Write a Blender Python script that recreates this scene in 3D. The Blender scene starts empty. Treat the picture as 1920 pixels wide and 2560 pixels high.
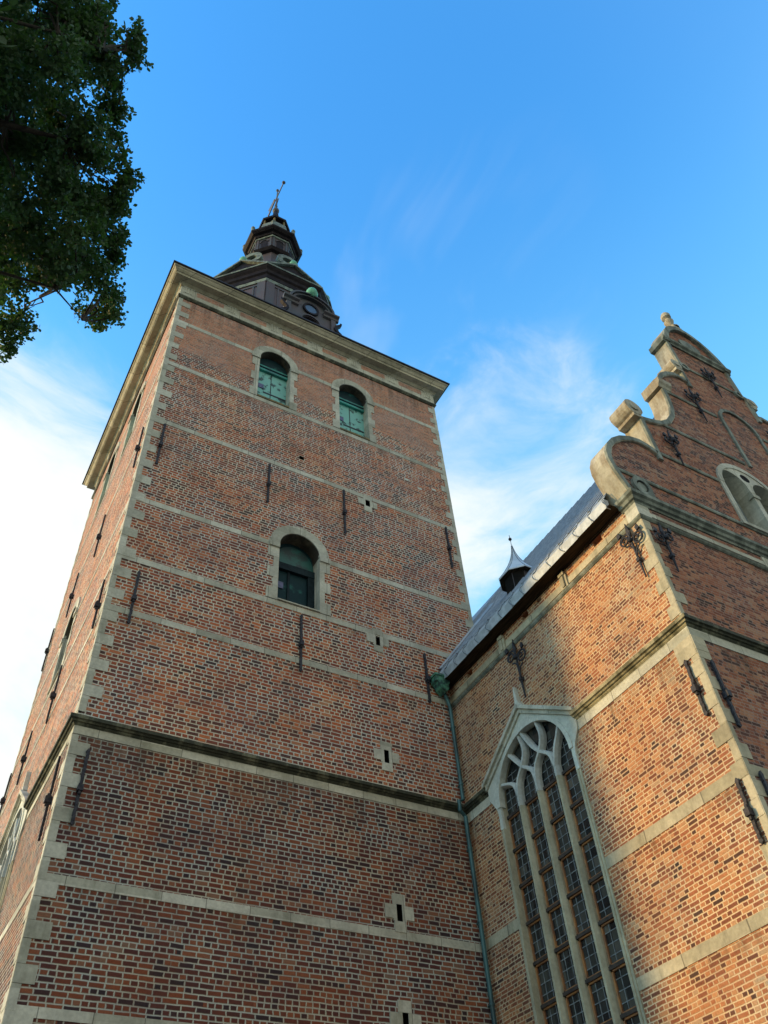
import bpy, math, random
from mathutils import Matrix, Vector, noise as mnoise
from mathutils.geometry import tessellate_polygon
PI = math.pi
S = bpy.context.scene
COL = S.collection

# ---------------------------------------------------------------- camera
cam = bpy.data.objects.new('camera', bpy.data.cameras.new('camera'))
COL.objects.link(cam)
R3 = ((0.872817, -0.323617, -0.365326), (-0.484292, -0.666982, -0.566213), (-0.060429, 0.671124, -0.738879))
cam.matrix_world = Matrix([list(R3[0])+[0], list(R3[1])+[0], list(R3[2])+[1.6], [0, 0, 0, 1]])
cam.data.sensor_fit = 'VERTICAL'
cam.data.sensor_height = 24
cam.data.lens = 24*2114.05/2560
cam.data.clip_start = .1
cam.data.clip_end = 3000
S.camera = cam

# ---------------------------------------------------------------- sun and sky
SUN_EL = math.radians(15)
SUN_AZ = math.atan2(-10.3, 5.0)            # from +Y towards +X
sdir = Vector((math.sin(SUN_AZ)*math.cos(SUN_EL), math.cos(SUN_AZ)*math.cos(SUN_EL), math.sin(SUN_EL)))
sl = bpy.data.lights.new('sun', 'SUN'); sl.energy = 2.0; sl.angle = math.radians(4.5); sl.color = (1, .64, .25)
sun = bpy.data.objects.new('sun', sl); COL.objects.link(sun)
sun.rotation_euler = (-sdir).to_track_quat('-Z', 'Y').to_euler(); sun.location = sdir*200

W = bpy.data.worlds.new('World'); S.world = W; W.use_nodes = True
nt = W.node_tree; nt.nodes.clear()

class N:
    """tiny node helper"""
    def __init__(s, tree): s.t = tree
    def n(s, kind, **kw):
        x = s.t.nodes.new(kind)
        for k, v in kw.items():
            if k == 'i':
                for a, b in v.items():
                    if isinstance(b, bpy.types.NodeSocket): s.t.links.new(b, x.inputs[a])
                    else: x.inputs[a].default_value = b
            else: setattr(x, k, v)
        return x
    def m(s, op, a, b=0.0, c=None, clamp=False):
        d = {0: a, 1: b}
        if c is not None: d[2] = c
        return s.n('ShaderNodeMath', operation=op, use_clamp=clamp, i=d).outputs[0]
    def vm(s, op, a, b=(0, 0, 0)):
        x = s.n('ShaderNodeVectorMath', operation=op, i={0: a})
        if isinstance(b, (int, float)): x.inputs['Scale'].default_value = b
        elif isinstance(b, bpy.types.NodeSocket): s.t.links.new(b, x.inputs[1])
        else: x.inputs[1].default_value = b
        return x.outputs['Value'] if op in ('DOT_PRODUCT', 'LENGTH') else x.outputs[0]
    def mix(s, f, a, b, mode='MIX'):
        x = s.n('ShaderNodeMix', data_type='RGBA', blend_type=mode)
        for k, v in ((0, f), (6, a), (7, b)):
            if isinstance(v, bpy.types.NodeSocket): s.t.links.new(v, x.inputs[k])
            else: x.inputs[k].default_value = v if not isinstance(v, tuple) or len(v) == 4 else v+(1,)
        return x.outputs[2]
    def noise(s, vec, scale, detail=3, rough=.55, dim='3D'):
        return s.n('ShaderNodeTexNoise', noise_dimensions=dim, i={'Vector': vec, 'Scale': scale, 'Detail': detail, 'Roughness': rough})
    def ss(s, v, lo, hi):
        return s.n('ShaderNodeMapRange', interpolation_type='SMOOTHSTEP', i={0: v, 1: lo, 2: hi}).outputs[0]
    def ramp(s, v, stops, interp='LINEAR'):
        x = s.n('ShaderNodeValToRGB', i={0: v}); r = x.color_ramp; r.interpolation = interp
        while len(r.elements) < len(stops): r.elements.new(.5)
        for e, (p, c) in zip(r.elements, stops): e.position = p; e.color = tuple(c)+(1,)
        return x.outputs[0]

w = N(nt)
sky = w.n('ShaderNodeTexSky', sky_type='NISHITA', sun_disc=False, sun_elevation=SUN_EL, sun_rotation=SUN_AZ, altitude=50, air_density=1.0, dust_density=.3, ozone_density=3.0)
gd = w.n('ShaderNodeTexCoord').outputs['Generated']
sk = w.n('ShaderNodeHueSaturation', i={'Saturation': 1.20, 'Value': 1.85, 'Color': sky.outputs[0]}).outputs[0]
sk = w.mix(1.0, sk, (.86, 1.16, 1.16), 'MULTIPLY')
gz = w.n('ShaderNodeSeparateXYZ', i={0: gd}).outputs
def lobe(d, c0, c1):
    return w.ss(w.vm('DOT_PRODUCT', gd, tuple(Vector(d).normalized())), c0, c1)
wv = w.vm('MULTIPLY', gd, (1.0, 1.0, 1.7))
warp = w.noise(wv, 1.8, 2).outputs['Color']
wv2 = w.vm('ADD', wv, w.vm('SCALE', warp, .5))
cn = w.noise(w.vm('ADD', wv2, w.vm('SCALE', w.noise(wv2, 5.0, 3).outputs['Color'], .10)), 4.2, 9, .60).outputs[0]
cn2 = w.noise(w.vm('ADD', wv2, (3.1, 1.7, .4)), 1.7, 4, .5).outputs[0]
# thin veil that thickens toward the horizon
veil = w.m('MULTIPLY', w.m('SUBTRACT', 1.0, w.ss(gz[2], .55, .97)), w.m('ADD', .62, w.m('MULTIPLY', w.m('SUBTRACT', cn2, .5), .30)), clamp=True)
base = w.mix(veil, sk, (1.25, 3.05, 3.5))
dens = 0.0
for d, c0, c1, amt in (((-.14, .85, .50), .86, .985, 1.0), ((.42, .585, .69), .988, .9997, .46), ((.47, .45, .76), .982, .9995, .27), ((.50, .42, .75), .95, .999, .10)):
    dens = w.m('ADD', dens, w.m('MULTIPLY', lobe(d, c0, c1), amt))
wisp = w.m('MULTIPLY', lobe((.27, .36, .89), .965, 1.0), w.ss(w.noise(w.vm('MULTIPLY', wv2, (5, 1.3, 2.5)), 1.6, 4, .5).outputs[0], .50, .80))
cl = w.m('ADD', w.ss(w.m('ADD', dens, w.m('MULTIPLY', w.m('MULTIPLY', w.m('SUBTRACT', cn, .5), w.m('ADD', .10, w.m('MULTIPLY', dens, 4.0), None, True)), 2.1)), .10, .95), w.m('MULTIPLY', wisp, .20), clamp=True)
out = w.mix(cl, base, (3.35, 3.5, 3.4))
warm_fill = w.m('MULTIPLY', w.ss(w.m('SUBTRACT', .15, gz[1]), 0.0, .75), w.m('SUBTRACT', 1.0, w.m('MULTIPLY', w.ss(gz[2], .60, .95), .8)))  # unseen warm glow behind the camera, added to light the shaded walls
warm_fill = w.m('MULTIPLY', warm_fill, w.m('ADD', .75, w.m('MULTIPLY', w.m('SUBTRACT', cn, .5), 1.2)), clamp=True)
out = w.mix(warm_fill, out, (3.3, 2.75, 1.75))
bg = w.n('ShaderNodeBackground', i={'Color': out, 'Strength': .15})
wo = w.n('ShaderNodeOutputWorld', i={'Surface': bg.outputs[0]})

S.view_settings.view_transform = 'Standard'; S.view_settings.look = 'None'
S.view_settings.exposure = 1.0; S.view_settings.gamma = 1.0
S.render.engine = 'CYCLES'
S.render.resolution_x = 768; S.render.resolution_y = 1024
S.cycles.max_bounces = 6

# ---------------------------------------------------------------- materials
def mat(name):
    m = bpy.data.materials.new(name); m.use_nodes = True
    k = N(m.node_tree); b = m.node_tree.nodes['Principled BSDF']
    return m, k, b
def link(k, b, color=None, rough=None, metal=None, height=None, bump=.3, dist=.02):
    for key, v in (('Base Color', color), ('Roughness', rough), ('Metallic', metal)):
        if v is None: continue
        if isinstance(v, bpy.types.NodeSocket): k.t.links.new(v, b.inputs[key])
        else: b.inputs[key].default_value = v+(1,) if isinstance(v, tuple) else v
    if height is not None:
        bp = k.n('ShaderNodeBump', i={'Strength': bump, 'Distance': dist, 'Height': height})
        k.t.links.new(bp.outputs[0], b.inputs['Normal'])

def brick_mat(name, stops, mortar, old=False, rh=.108, bw=.30, ms=.0235):
    m, k, b = mat(name)
    g = k.n('ShaderNodeNewGeometry'); pos = g.outputs['Position']
    p = k.n('ShaderNodeSeparateXYZ', i={0: pos}).outputs
    nn = k.n('ShaderNodeSeparateXYZ', i={0: g.outputs['True Normal']}).outputs
    isx = k.m('GREATER_THAN', k.m('ABSOLUTE', nn[0]), .5)
    u = k.m('ADD', k.m('MULTIPLY', p[1], isx), k.m('MULTIPLY', p[0], k.m('SUBTRACT', 1.0, isx)))
    z = p[2]
    # uneven courses: slow waviness plus ragged arrises
    nz = k.noise(pos, .9, 2).outputs[0]; nf = k.noise(pos, 9.0, 2).outputs['Color']
    nfs = k.n('ShaderNodeSeparateXYZ', i={0: nf}).outputs
    u2 = k.m('ADD', u, k.m('MULTIPLY', k.m('SUBTRACT', nfs[0], .5), .035))
    z2 = k.m('ADD', k.m('ADD', z, k.m('MULTIPLY', k.m('SUBTRACT', nz, .5), .05)), k.m('MULTIPLY', k.m('SUBTRACT', nfs[1], .5), .012))
    row = k.m('FLOOR', k.m('DIVIDE', z2, rh))
    rr = k.n('ShaderNodeTexWhiteNoise', noise_dimensions='1D', i={'W': row}).outputs[0]
    u3 = k.m('ADD', u2, k.m('MULTIPLY', rr, bw*.30))
    def br(du, dz):
        v = k.n('ShaderNodeCombineXYZ', i={0: k.m('ADD', u3, 50.0+du), 1: k.m('ADD', z2, dz), 2: 0.0}).outputs[0]
        return k.n('ShaderNodeTexBrick', offset=.5, squash=.5, squash_frequency=2, offset_frequency=2,
                   i={'Vector': v, 'Color1': (0, 0, 0, 1), 'Color2': (1, 1, 1, 1), 'Mortar': (.5, .5, .5, 1), 'Scale': 1.0,
                      'Mortar Size': ms, 'Mortar Smooth': .9, 'Bias': 0.0, 'Brick Width': bw, 'Row Height': rh})
    b1 = br(0, 0); b2 = br(bw*.25, rh)
    cell = k.n('ShaderNodeTexWhiteNoise', noise_dimensions='2D', i={'Vector': k.n('ShaderNodeCombineXYZ', i={0: k.m('FLOOR', k.m('DIVIDE', k.m('ADD', u3, k.m('MULTIPLY', rr, 3.0)), bw*3)), 1: row}).outputs[0]}).outputs[0]
    sel = k.m('GREATER_THAN', cell, .90)
    rnd = k.mix(sel, b1.outputs[0], b2.outputs[0]); mo = k.n('ShaderNodeMix', data_type='FLOAT', i={0: sel, 2: b1.outputs[1], 3: b2.outputs[1]}).outputs[0]
    rv = k.n('ShaderNodeRGBToBW', i={0: rnd}).outputs[0]
    big = k.noise(pos, .35, 4, .6).outputs[0]; med = k.noise(pos, 2.2, 4).outputs[0]
    rv2 = k.m('ADD', k.m('MULTIPLY', rv, .88), k.m('ADD', k.m('MULTIPLY', k.m('SUBTRACT', big, .5), .55), k.m('ADD', .10, k.m('MULTIPLY', k.m('SUBTRACT', med, .5), .12))), clamp=True)
    col = k.ramp(rv2, stops)
    fine = k.noise(pos, 28.0, 3).outputs[0]
    col = k.mix(1.0, col, k.ramp(fine, [(.3, (.82, .82, .82)), (.7, (1.15, 1.15, 1.15))]), 'MULTIPLY')
    mcol = k.mix(k.noise(pos, 1.3, 4).outputs[0], mortar, tuple(c*.72 for c in mortar))
    if old:      # the older masonry at the head of the tower: smeared pinkish grey joints
        zn = k.m('ADD', k.m('ADD', z, k.m('MULTIPLY', k.m('SUBTRACT', med, .5), .55)), k.m('MULTIPLY', k.m('SUBTRACT', nfs[2], .5), .2))
        top = k.ss(zn, 28.55, 28.75)
        patch = k.m('MULTIPLY', k.ss(k.noise(k.vm('MULTIPLY', pos, (.35, .35, 1.3)), 1.0, 4).outputs[0], .53, .62), k.m('MULTIPLY', k.ss(z, 25.2, 26.2), .7))
        om = k.m('MAXIMUM', top, patch)
        oldc = k.mix(k.ss(k.noise(k.vm('MULTIPLY', pos, (3.2, 3.2, 9)), 1.0, 4, .7).outputs[0], .42, .62), (.44, .27, .205), (.22, .155, .13))
        oldc = k.mix(.35, oldc, col)
        col = k.mix(om, col, oldc)
        mcol = k.mix(om, mcol, (.42, .36, .31))
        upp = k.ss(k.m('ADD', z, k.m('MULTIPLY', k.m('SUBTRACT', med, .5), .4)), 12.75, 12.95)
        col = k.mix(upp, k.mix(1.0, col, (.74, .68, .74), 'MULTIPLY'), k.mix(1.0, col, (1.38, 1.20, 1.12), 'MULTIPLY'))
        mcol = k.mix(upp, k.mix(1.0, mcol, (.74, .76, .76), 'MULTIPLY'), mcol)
    soot = k.ss(k.noise(k.vm('MULTIPLY', pos, (.8, .8, .25)), 1.0, 5, .65).outputs[0], .50, .72)
    wear = k.ss(k.noise(k.vm('MULTIPLY', pos, (.8, .8, 1.3)), .9, 5, .65).outputs[0], .36, .60)
    fac = k.m('MULTIPLY', mo, k.m('ADD', .66, k.m('MULTIPLY', wear, .36)), clamp=True)
    c = k.mix(fac, col, mcol)
    c = k.mix(k.m('MULTIPLY', soot, .22), c, (.085, .060, .048))
    runs = k.ss(k.noise(k.n('ShaderNodeCombineXYZ', i={0: k.m('MULTIPLY', u, 3.2), 1: k.m('MULTIPLY', z, .12), 2: 0.0}).outputs[0], 1.0, 5, .7).outputs[0], .44, .66)
    below = 0.0
    for zt, ln in ((12.45, 1.3), (32.2, 1.6), (16.0, .5), (9.2, .5), (6.9, .4), (27.5, .7), (17.9, .4)):
        below = k.m('MAXIMUM', below, k.m('MULTIPLY', k.m('LESS_THAN', z, zt), k.ss(z, zt-ln, zt)))
    c = k.mix(k.m('MULTIPLY', k.m('MULTIPLY', runs, below), .55), c, (.060, .048, .038))
    hue = k.ss(k.noise(k.vm('ADD', pos, (7, 3, 1)), .55, 4, .6).outputs[0], .42, .60)
    c = k.mix(hue, c, k.mix(1.0, c, (1.10, .98, .86), 'MULTIPLY'))
    h = k.m('ADD', k.m('MULTIPLY', k.m('SUBTRACT', 1.0, mo), 1.0), k.m('MULTIPLY', fine, .35))
    link(k, b, c, .92, 0.0, h, .7, .012)
    b.inputs['Specular IOR Level'].default_value = .2
    return m
T_STOPS = [(0.0, (.034, .034, .042)), (.12, (.062, .046, .048)), (.30, (.120, .054, .046)), (.52, (.185, .068, .048)), (.72, (.27, .095, .050)), (.88, (.35, .14, .070)), (1.0, (.28, .19, .13))]
N_STOPS = [(0.0, (.040, .034, .034)), (.09, (.085, .050, .042)), (.20, (.17, .070, .048)), (.46, (.29, .115, .065)), (.70, (.40, .185, .095)), (.88, (.45, .25, .14)), (1.0, (.36, .29, .21))]
G_STOPS = [(0.0, (.040, .034, .034)), (.18, (.085, .048, .042)), (.34, (.19, .075, .052)), (.58, (.29, .115, .070)), (.8, (.37, .17, .10)), (1.0, (.35, .23, .16))]
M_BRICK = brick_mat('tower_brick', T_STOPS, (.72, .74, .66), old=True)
M_NAVE = brick_mat('wing_brick', N_STOPS, (.74, .62, .43), rh=.085, bw=.25, ms=.0195)
M_GABLE = brick_mat('gable_brick', G_STOPS, (.36, .31, .28), rh=.085, bw=.25, ms=.014)

def stone_mat(name, base, dark, amt, lo=.5, hi=.72, joint=None):
    m, k, b = mat(name)
    pos = k.n('ShaderNodeNewGeometry').outputs['Position']
    a = k.noise(pos, 1.1, 6, .62).outputs[0]; f = k.noise(pos, 14, 4).outputs[0]
    st = k.noise(k.vm('MULTIPLY', pos, (3, 3, .7)), 1.0, 5, .65).outputs[0]
    c = k.mix(k.ss(a, .35, .65), base, tuple(x*.74 for x in base))
    c = k.mix(k.m('MULTIPLY', k.ss(st, lo, hi), amt), c, dark)
    c = k.mix(1.0, c, k.ramp(f, [(.3, (.86, .86, .86)), (.7, (1.1, 1.1, 1.1))]), 'MULTIPLY')
    if joint:
        q = k.n('ShaderNodeSeparateXYZ', i={0: pos}).outputs
        s_ = k.m('ADD', k.m('ADD', q[0], q[1]), k.m('MULTIPLY', k.noise(pos, .7, 1).outputs[0], .1))
        j = k.m('LESS_THAN', k.m('FRACT', k.m('DIVIDE', s_, joint)), .018)
        c = k.mix(k.m('MULTIPLY', j, .85), c, tuple(x*.28 for x in base))
        bk = k.n('ShaderNodeTexWhiteNoise', noise_dimensions='2D', i={'Vector': k.n('ShaderNodeCombineXYZ', i={0: k.m('FLOOR', k.m('DIVIDE', s_, joint)), 1: k.m('FLOOR', k.m('DIVIDE', k.m('SUBTRACT', q[2], .12), .3785))}).outputs[0]}).outputs[0]
        c = k.mix(1.0, c, k.ramp(bk, [(0, (.78, .77, .72)), (1, (1.14, 1.12, 1.10))]), 'MULTIPLY')
    link(k, b, c, .88, 0.0, k.m('ADD', f, a), .25, .02)
    return m
M_STONE = stone_mat('limestone', (.56, .56, .48), (.22, .22, .16), .5, joint=.95)
M_MOULD = stone_mat('lichened_moulding', (.20, .20, .13), (.030, .034, .022), .92, .30, .52)
M_TAN = stone_mat('tan_lichened_moulding', (.40, .36, .22), (.075, .072, .035), .85, .42, .62)
M_CREAM = stone_mat('cornice_stone', (.50, .46, .34), (.17, .16, .11), .5, .48, .7, joint=1.6)
M_WHITE = stone_mat('pale_limewash', (.66, .68, .60), (.30, .33, .28), .45, .5, .75)
M_SHADE = stone_mat('shaded_stone', (.17, .14, .09), (.035, .030, .024), .9, .25, .6)  # mostly shade under the window arches painted into the stone, with some dirt
M_TRAC = stone_mat('tracery_stone', (.60, .62, .58), (.36, .38, .34), .4)
M_MULL = stone_mat('mullion_stone', (.52, .48, .34), (.27, .26, .20), .5)
M_GMOULD = stone_mat('gable_moulding', (.30, .33, .28), (.075, .09, .075), .8, .38, .62)
M_COPE = stone_mat('coping_stone', (.50, .47, .37), (.20, .15, .09), .75, .42, .66)

def simple(name, c1, c2, scale, rough, metal=0.0, lo=.4, hi=.6, stretch=(1, 1, 1), bump=.2):
    m, k, b = mat(name)
    pos = k.vm('MULTIPLY', k.n('ShaderNodeNewGeometry').outputs['Position'], stretch)
    a = k.noise(pos, scale, 5, .6).outputs[0]
    link(k, b, k.mix(k.ss(a, lo, hi), c1, c2), rough, metal, a, bump, .01)
    return m
M_IRON = simple('wrought_iron', (.012, .013, .020), (.035, .034, .045), 12, .7, .1)
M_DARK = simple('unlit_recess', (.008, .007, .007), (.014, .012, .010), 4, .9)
M_VERD = simple('verdigris_shutter', (.20, .50, .46), (.035, .085, .085), 3.1, .6, 0, .53, .60)
M_VERD2 = simple('dark_copper_shutter', (.010, .034, .042), (.035, .17, .15), 1.6, .6, 0, .55, .74)
M_TYMP2 = simple('dark_green_copper', (.012, .10, .09), (.010, .035, .04), 2.6, .5)
M_DTEAL = simple('dark_teal_paint', (.006, .014, .018), (.012, .026, .032), 3, .6)
M_TYMP = simple('green_copper_panel', (.03, .30, .25), (.02, .14, .13), 2.0, .5)
M_COPPER = simple('old_copper_pipe', (.055, .14, .15), (.03, .07, .08), 3, .45, .3, stretch=(1, 1, .5))
M_HOP = simple('green_copper', (.10, .30, .20), (.03, .07, .07), 7, .5, .2)
M_BALL = simple('bright_verdigris', (.16, .48, .30), (.10, .34, .24), 6, .6)
M_SPIRE = simple('spire_cladding', (.085, .055, .062), (.045, .034, .040), 1.5, .62, 0, .35, .65, (1, 1, .4))
M_SPIREG = simple('spire_grey_panel', (.048, .060, .070), (.075, .056, .062), 1.1, .6, 0, .35, .65, (1, 1, .4))
M_SPIRED = simple('spire_dark_cornice', (.010, .007, .010), (.020, .015, .017), 3, .6)
M_SPIRET = simple('spire_weathered_trim', (.20, .25, .21), (.09, .11, .10), 4, .7)
M_SROOF = simple('spire_roof', (.070, .050, .036), (.035, .028, .028), 2, .6)
M_BLACK = simple('roof_edge_metal', (.010, .010, .013), (.022, .020, .026), 2, .5, .2)
M_WOOD = simple('orange_window_bar', (.40, .17, .055), (.25, .11, .05), 5, .7)
M_SADDLE = simple('saddle_bar', (.030, .020, .016), (.06, .04, .03), 5, .7)
M_LEADING = simple('lead_came', (.24, .26, .27), (.15, .16, .17), 9, .6)
M_SOFFIT = simple('tarred_soffit', (.050, .034, .020), (.022, .016, .010), 3, .8, 0, .4, .6, (6, .4, 1))
M_HATCH = simple('hatch_panel', (.12, .12, .26), (.06, .08, .15), 7, .5)
M_OCHRE = simple('ochre_sill', (.20, .14, .045), (.09, .08, .04), 6, .8)
M_GPAN = simple('grey_board', (.25, .30, .33), (.19, .22, .23), 2, .6)
M_GLASSO = simple('oval_pane', (.05, .09, .15), (.04, .06, .09), 3, .15)

m, k, b = mat('leaded_glass'); M_GLASS = m
pos = k.n('ShaderNodeNewGeometry').outputs['Position']
q = k.n('ShaderNodeSeparateXYZ', i={0: pos}).outputs
cid = k.n('ShaderNodeCombineXYZ', i={0: k.m('FLOOR', k.m('DIVIDE', q[1], .2)), 1: k.m('FLOOR', k.m('DIVIDE', k.m('SUBTRACT', q[2], 11.84), .213))}).outputs[0]
wn = k.n('ShaderNodeTexWhiteNoise', noise_dimensions='2D', i={'Vector': cid})
c = k.ramp(wn.outputs[0], [(0, (.008, .011, .014)), (.5, (.026, .030, .030)), (.85, (.060, .062, .055)), (1, (.11, .10, .085))])
link(k, b, c, .16)
tl = k.vm('SCALE', k.vm('SUBTRACT', wn.outputs['Color'], (.5, .5, .5)), .16)
wob = k.vm('SCALE', k.vm('SUBTRACT', k.noise(pos, 9, 2).outputs['Color'], (.5, .5, .5)), .10)
nrm = k.vm('NORMALIZE', k.vm('ADD', k.vm('ADD', k.n('ShaderNodeNewGeometry').outputs['Normal'], tl), wob))
k.t.links.new(nrm, b.inputs['Normal'])

m, k, b = mat('lead_roof'); M_LEAD = m
pos = k.n('ShaderNodeNewGeometry').outputs['Position']
q = k.n('ShaderNodeSeparateXYZ', i={0: pos}).outputs
a = k.noise(k.vm('MULTIPLY', pos, (.6, 3, .6)), 1.5, 5, .6).outputs[0]
seam = k.m('LESS_THAN', k.m('ABSOLUTE', k.m('SUBTRACT', k.m('FRACT', k.m('DIVIDE', q[1], .44)), .5)), .17)
lap = k.m('LESS_THAN', k.m('FRACT', k.m('DIVIDE', k.m('ADD', q[2], k.m('MULTIPLY', a, .15)), 1.35)), .05)
c = k.mix(a, (.27, .33, .39), (.32, .375, .43))
c = k.mix(k.m('MULTIPLY', lap, .4), c, (.07, .10, .14))
link(k, b, c, .55, .15, k.m('MULTIPLY', seam, 1.0), .6, .03)
M_ZINC = simple('pale_lead_sheet', (.46, .52, .58), (.33, .38, .43), 3, .5, .1)
M_ZINC2 = simple('bright_zinc', (.66, .70, .74), (.52, .57, .62), 2, .45, .1)
M_SEAMD = simple('standing_seam', (.30, .36, .43), (.22, .27, .33), 3, .5, .1)
M_SEAM = simple('lead_seam', (.17, .20, .23), (.12, .14, .17), 3, .5, .1)

m, k, b = mat('leaf'); M_LEAF = m
pos = k.n('ShaderNodeNewGeometry').outputs['Position']
a = k.noise(pos, 2.2, 3).outputs[0]; r_ = k.n('ShaderNodeNewGeometry').outputs['Random Per Island']
c = k.mix(a, (.030, .078, .032), (.085, .15, .045)); c = k.mix(k.m('MULTIPLY', r_, .6), c, (.030, .075, .045))
link(k, b, c, .6, 0.0)
tr = k.n('ShaderNodeBsdfTranslucent', i={'Color': k.mix(1.0, c, (1.5, 1.8, .6), 'MULTIPLY')})
ms = k.n('ShaderNodeMixShader', i={0: .28, 1: b.outputs[0], 2: tr.outputs[0]})
k.t.links.new(ms.outputs[0], k.t.nodes['Material Output'].inputs[0])
M_BARK = simple('bark', (.06, .048, .036), (.025, .02, .016), 9, .95, 0, .35, .65, (2, 2, .4), .8)
m, k, b = mat('ground'); M_GROUND = m
pos = k.n('ShaderNodeNewGeometry').outputs['Position']
v = k.n('ShaderNodeTexVoronoi', i={'Vector': pos, 'Scale': 7.0}); a = k.noise(pos, .5, 4).outputs[0]
link(k, b, k.mix(a, (.06, .058, .05), (.10, .095, .085)), .9, 0.0, v.outputs[0], .5, .03)

for mm in (M_DTEAL, M_DARK, M_VERD2, M_SPIRED, M_SOFFIT): mm.node_tree.nodes['Principled BSDF'].inputs['Specular IOR Level'].default_value = .12
# ---------------------------------------------------------------- mesh helpers
XL, XR, YF, YB = 2.39, 14.07, 17.0, 28.68      # tower plan
XW, YG = 12.72, 8.52                            # wing: west wall plane, gable plane
XA = 20.10                                      # gable axis
F = lambda u, v, w: (u, YF-w, v)
L = lambda u, v, w: (XL-w, u, v)
Wf = lambda u, v, w: (XW-w, u, v)
G = lambda u, v, w: (u, YG-w, v)
ID = lambda u, v, w: (u, v, w)

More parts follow.
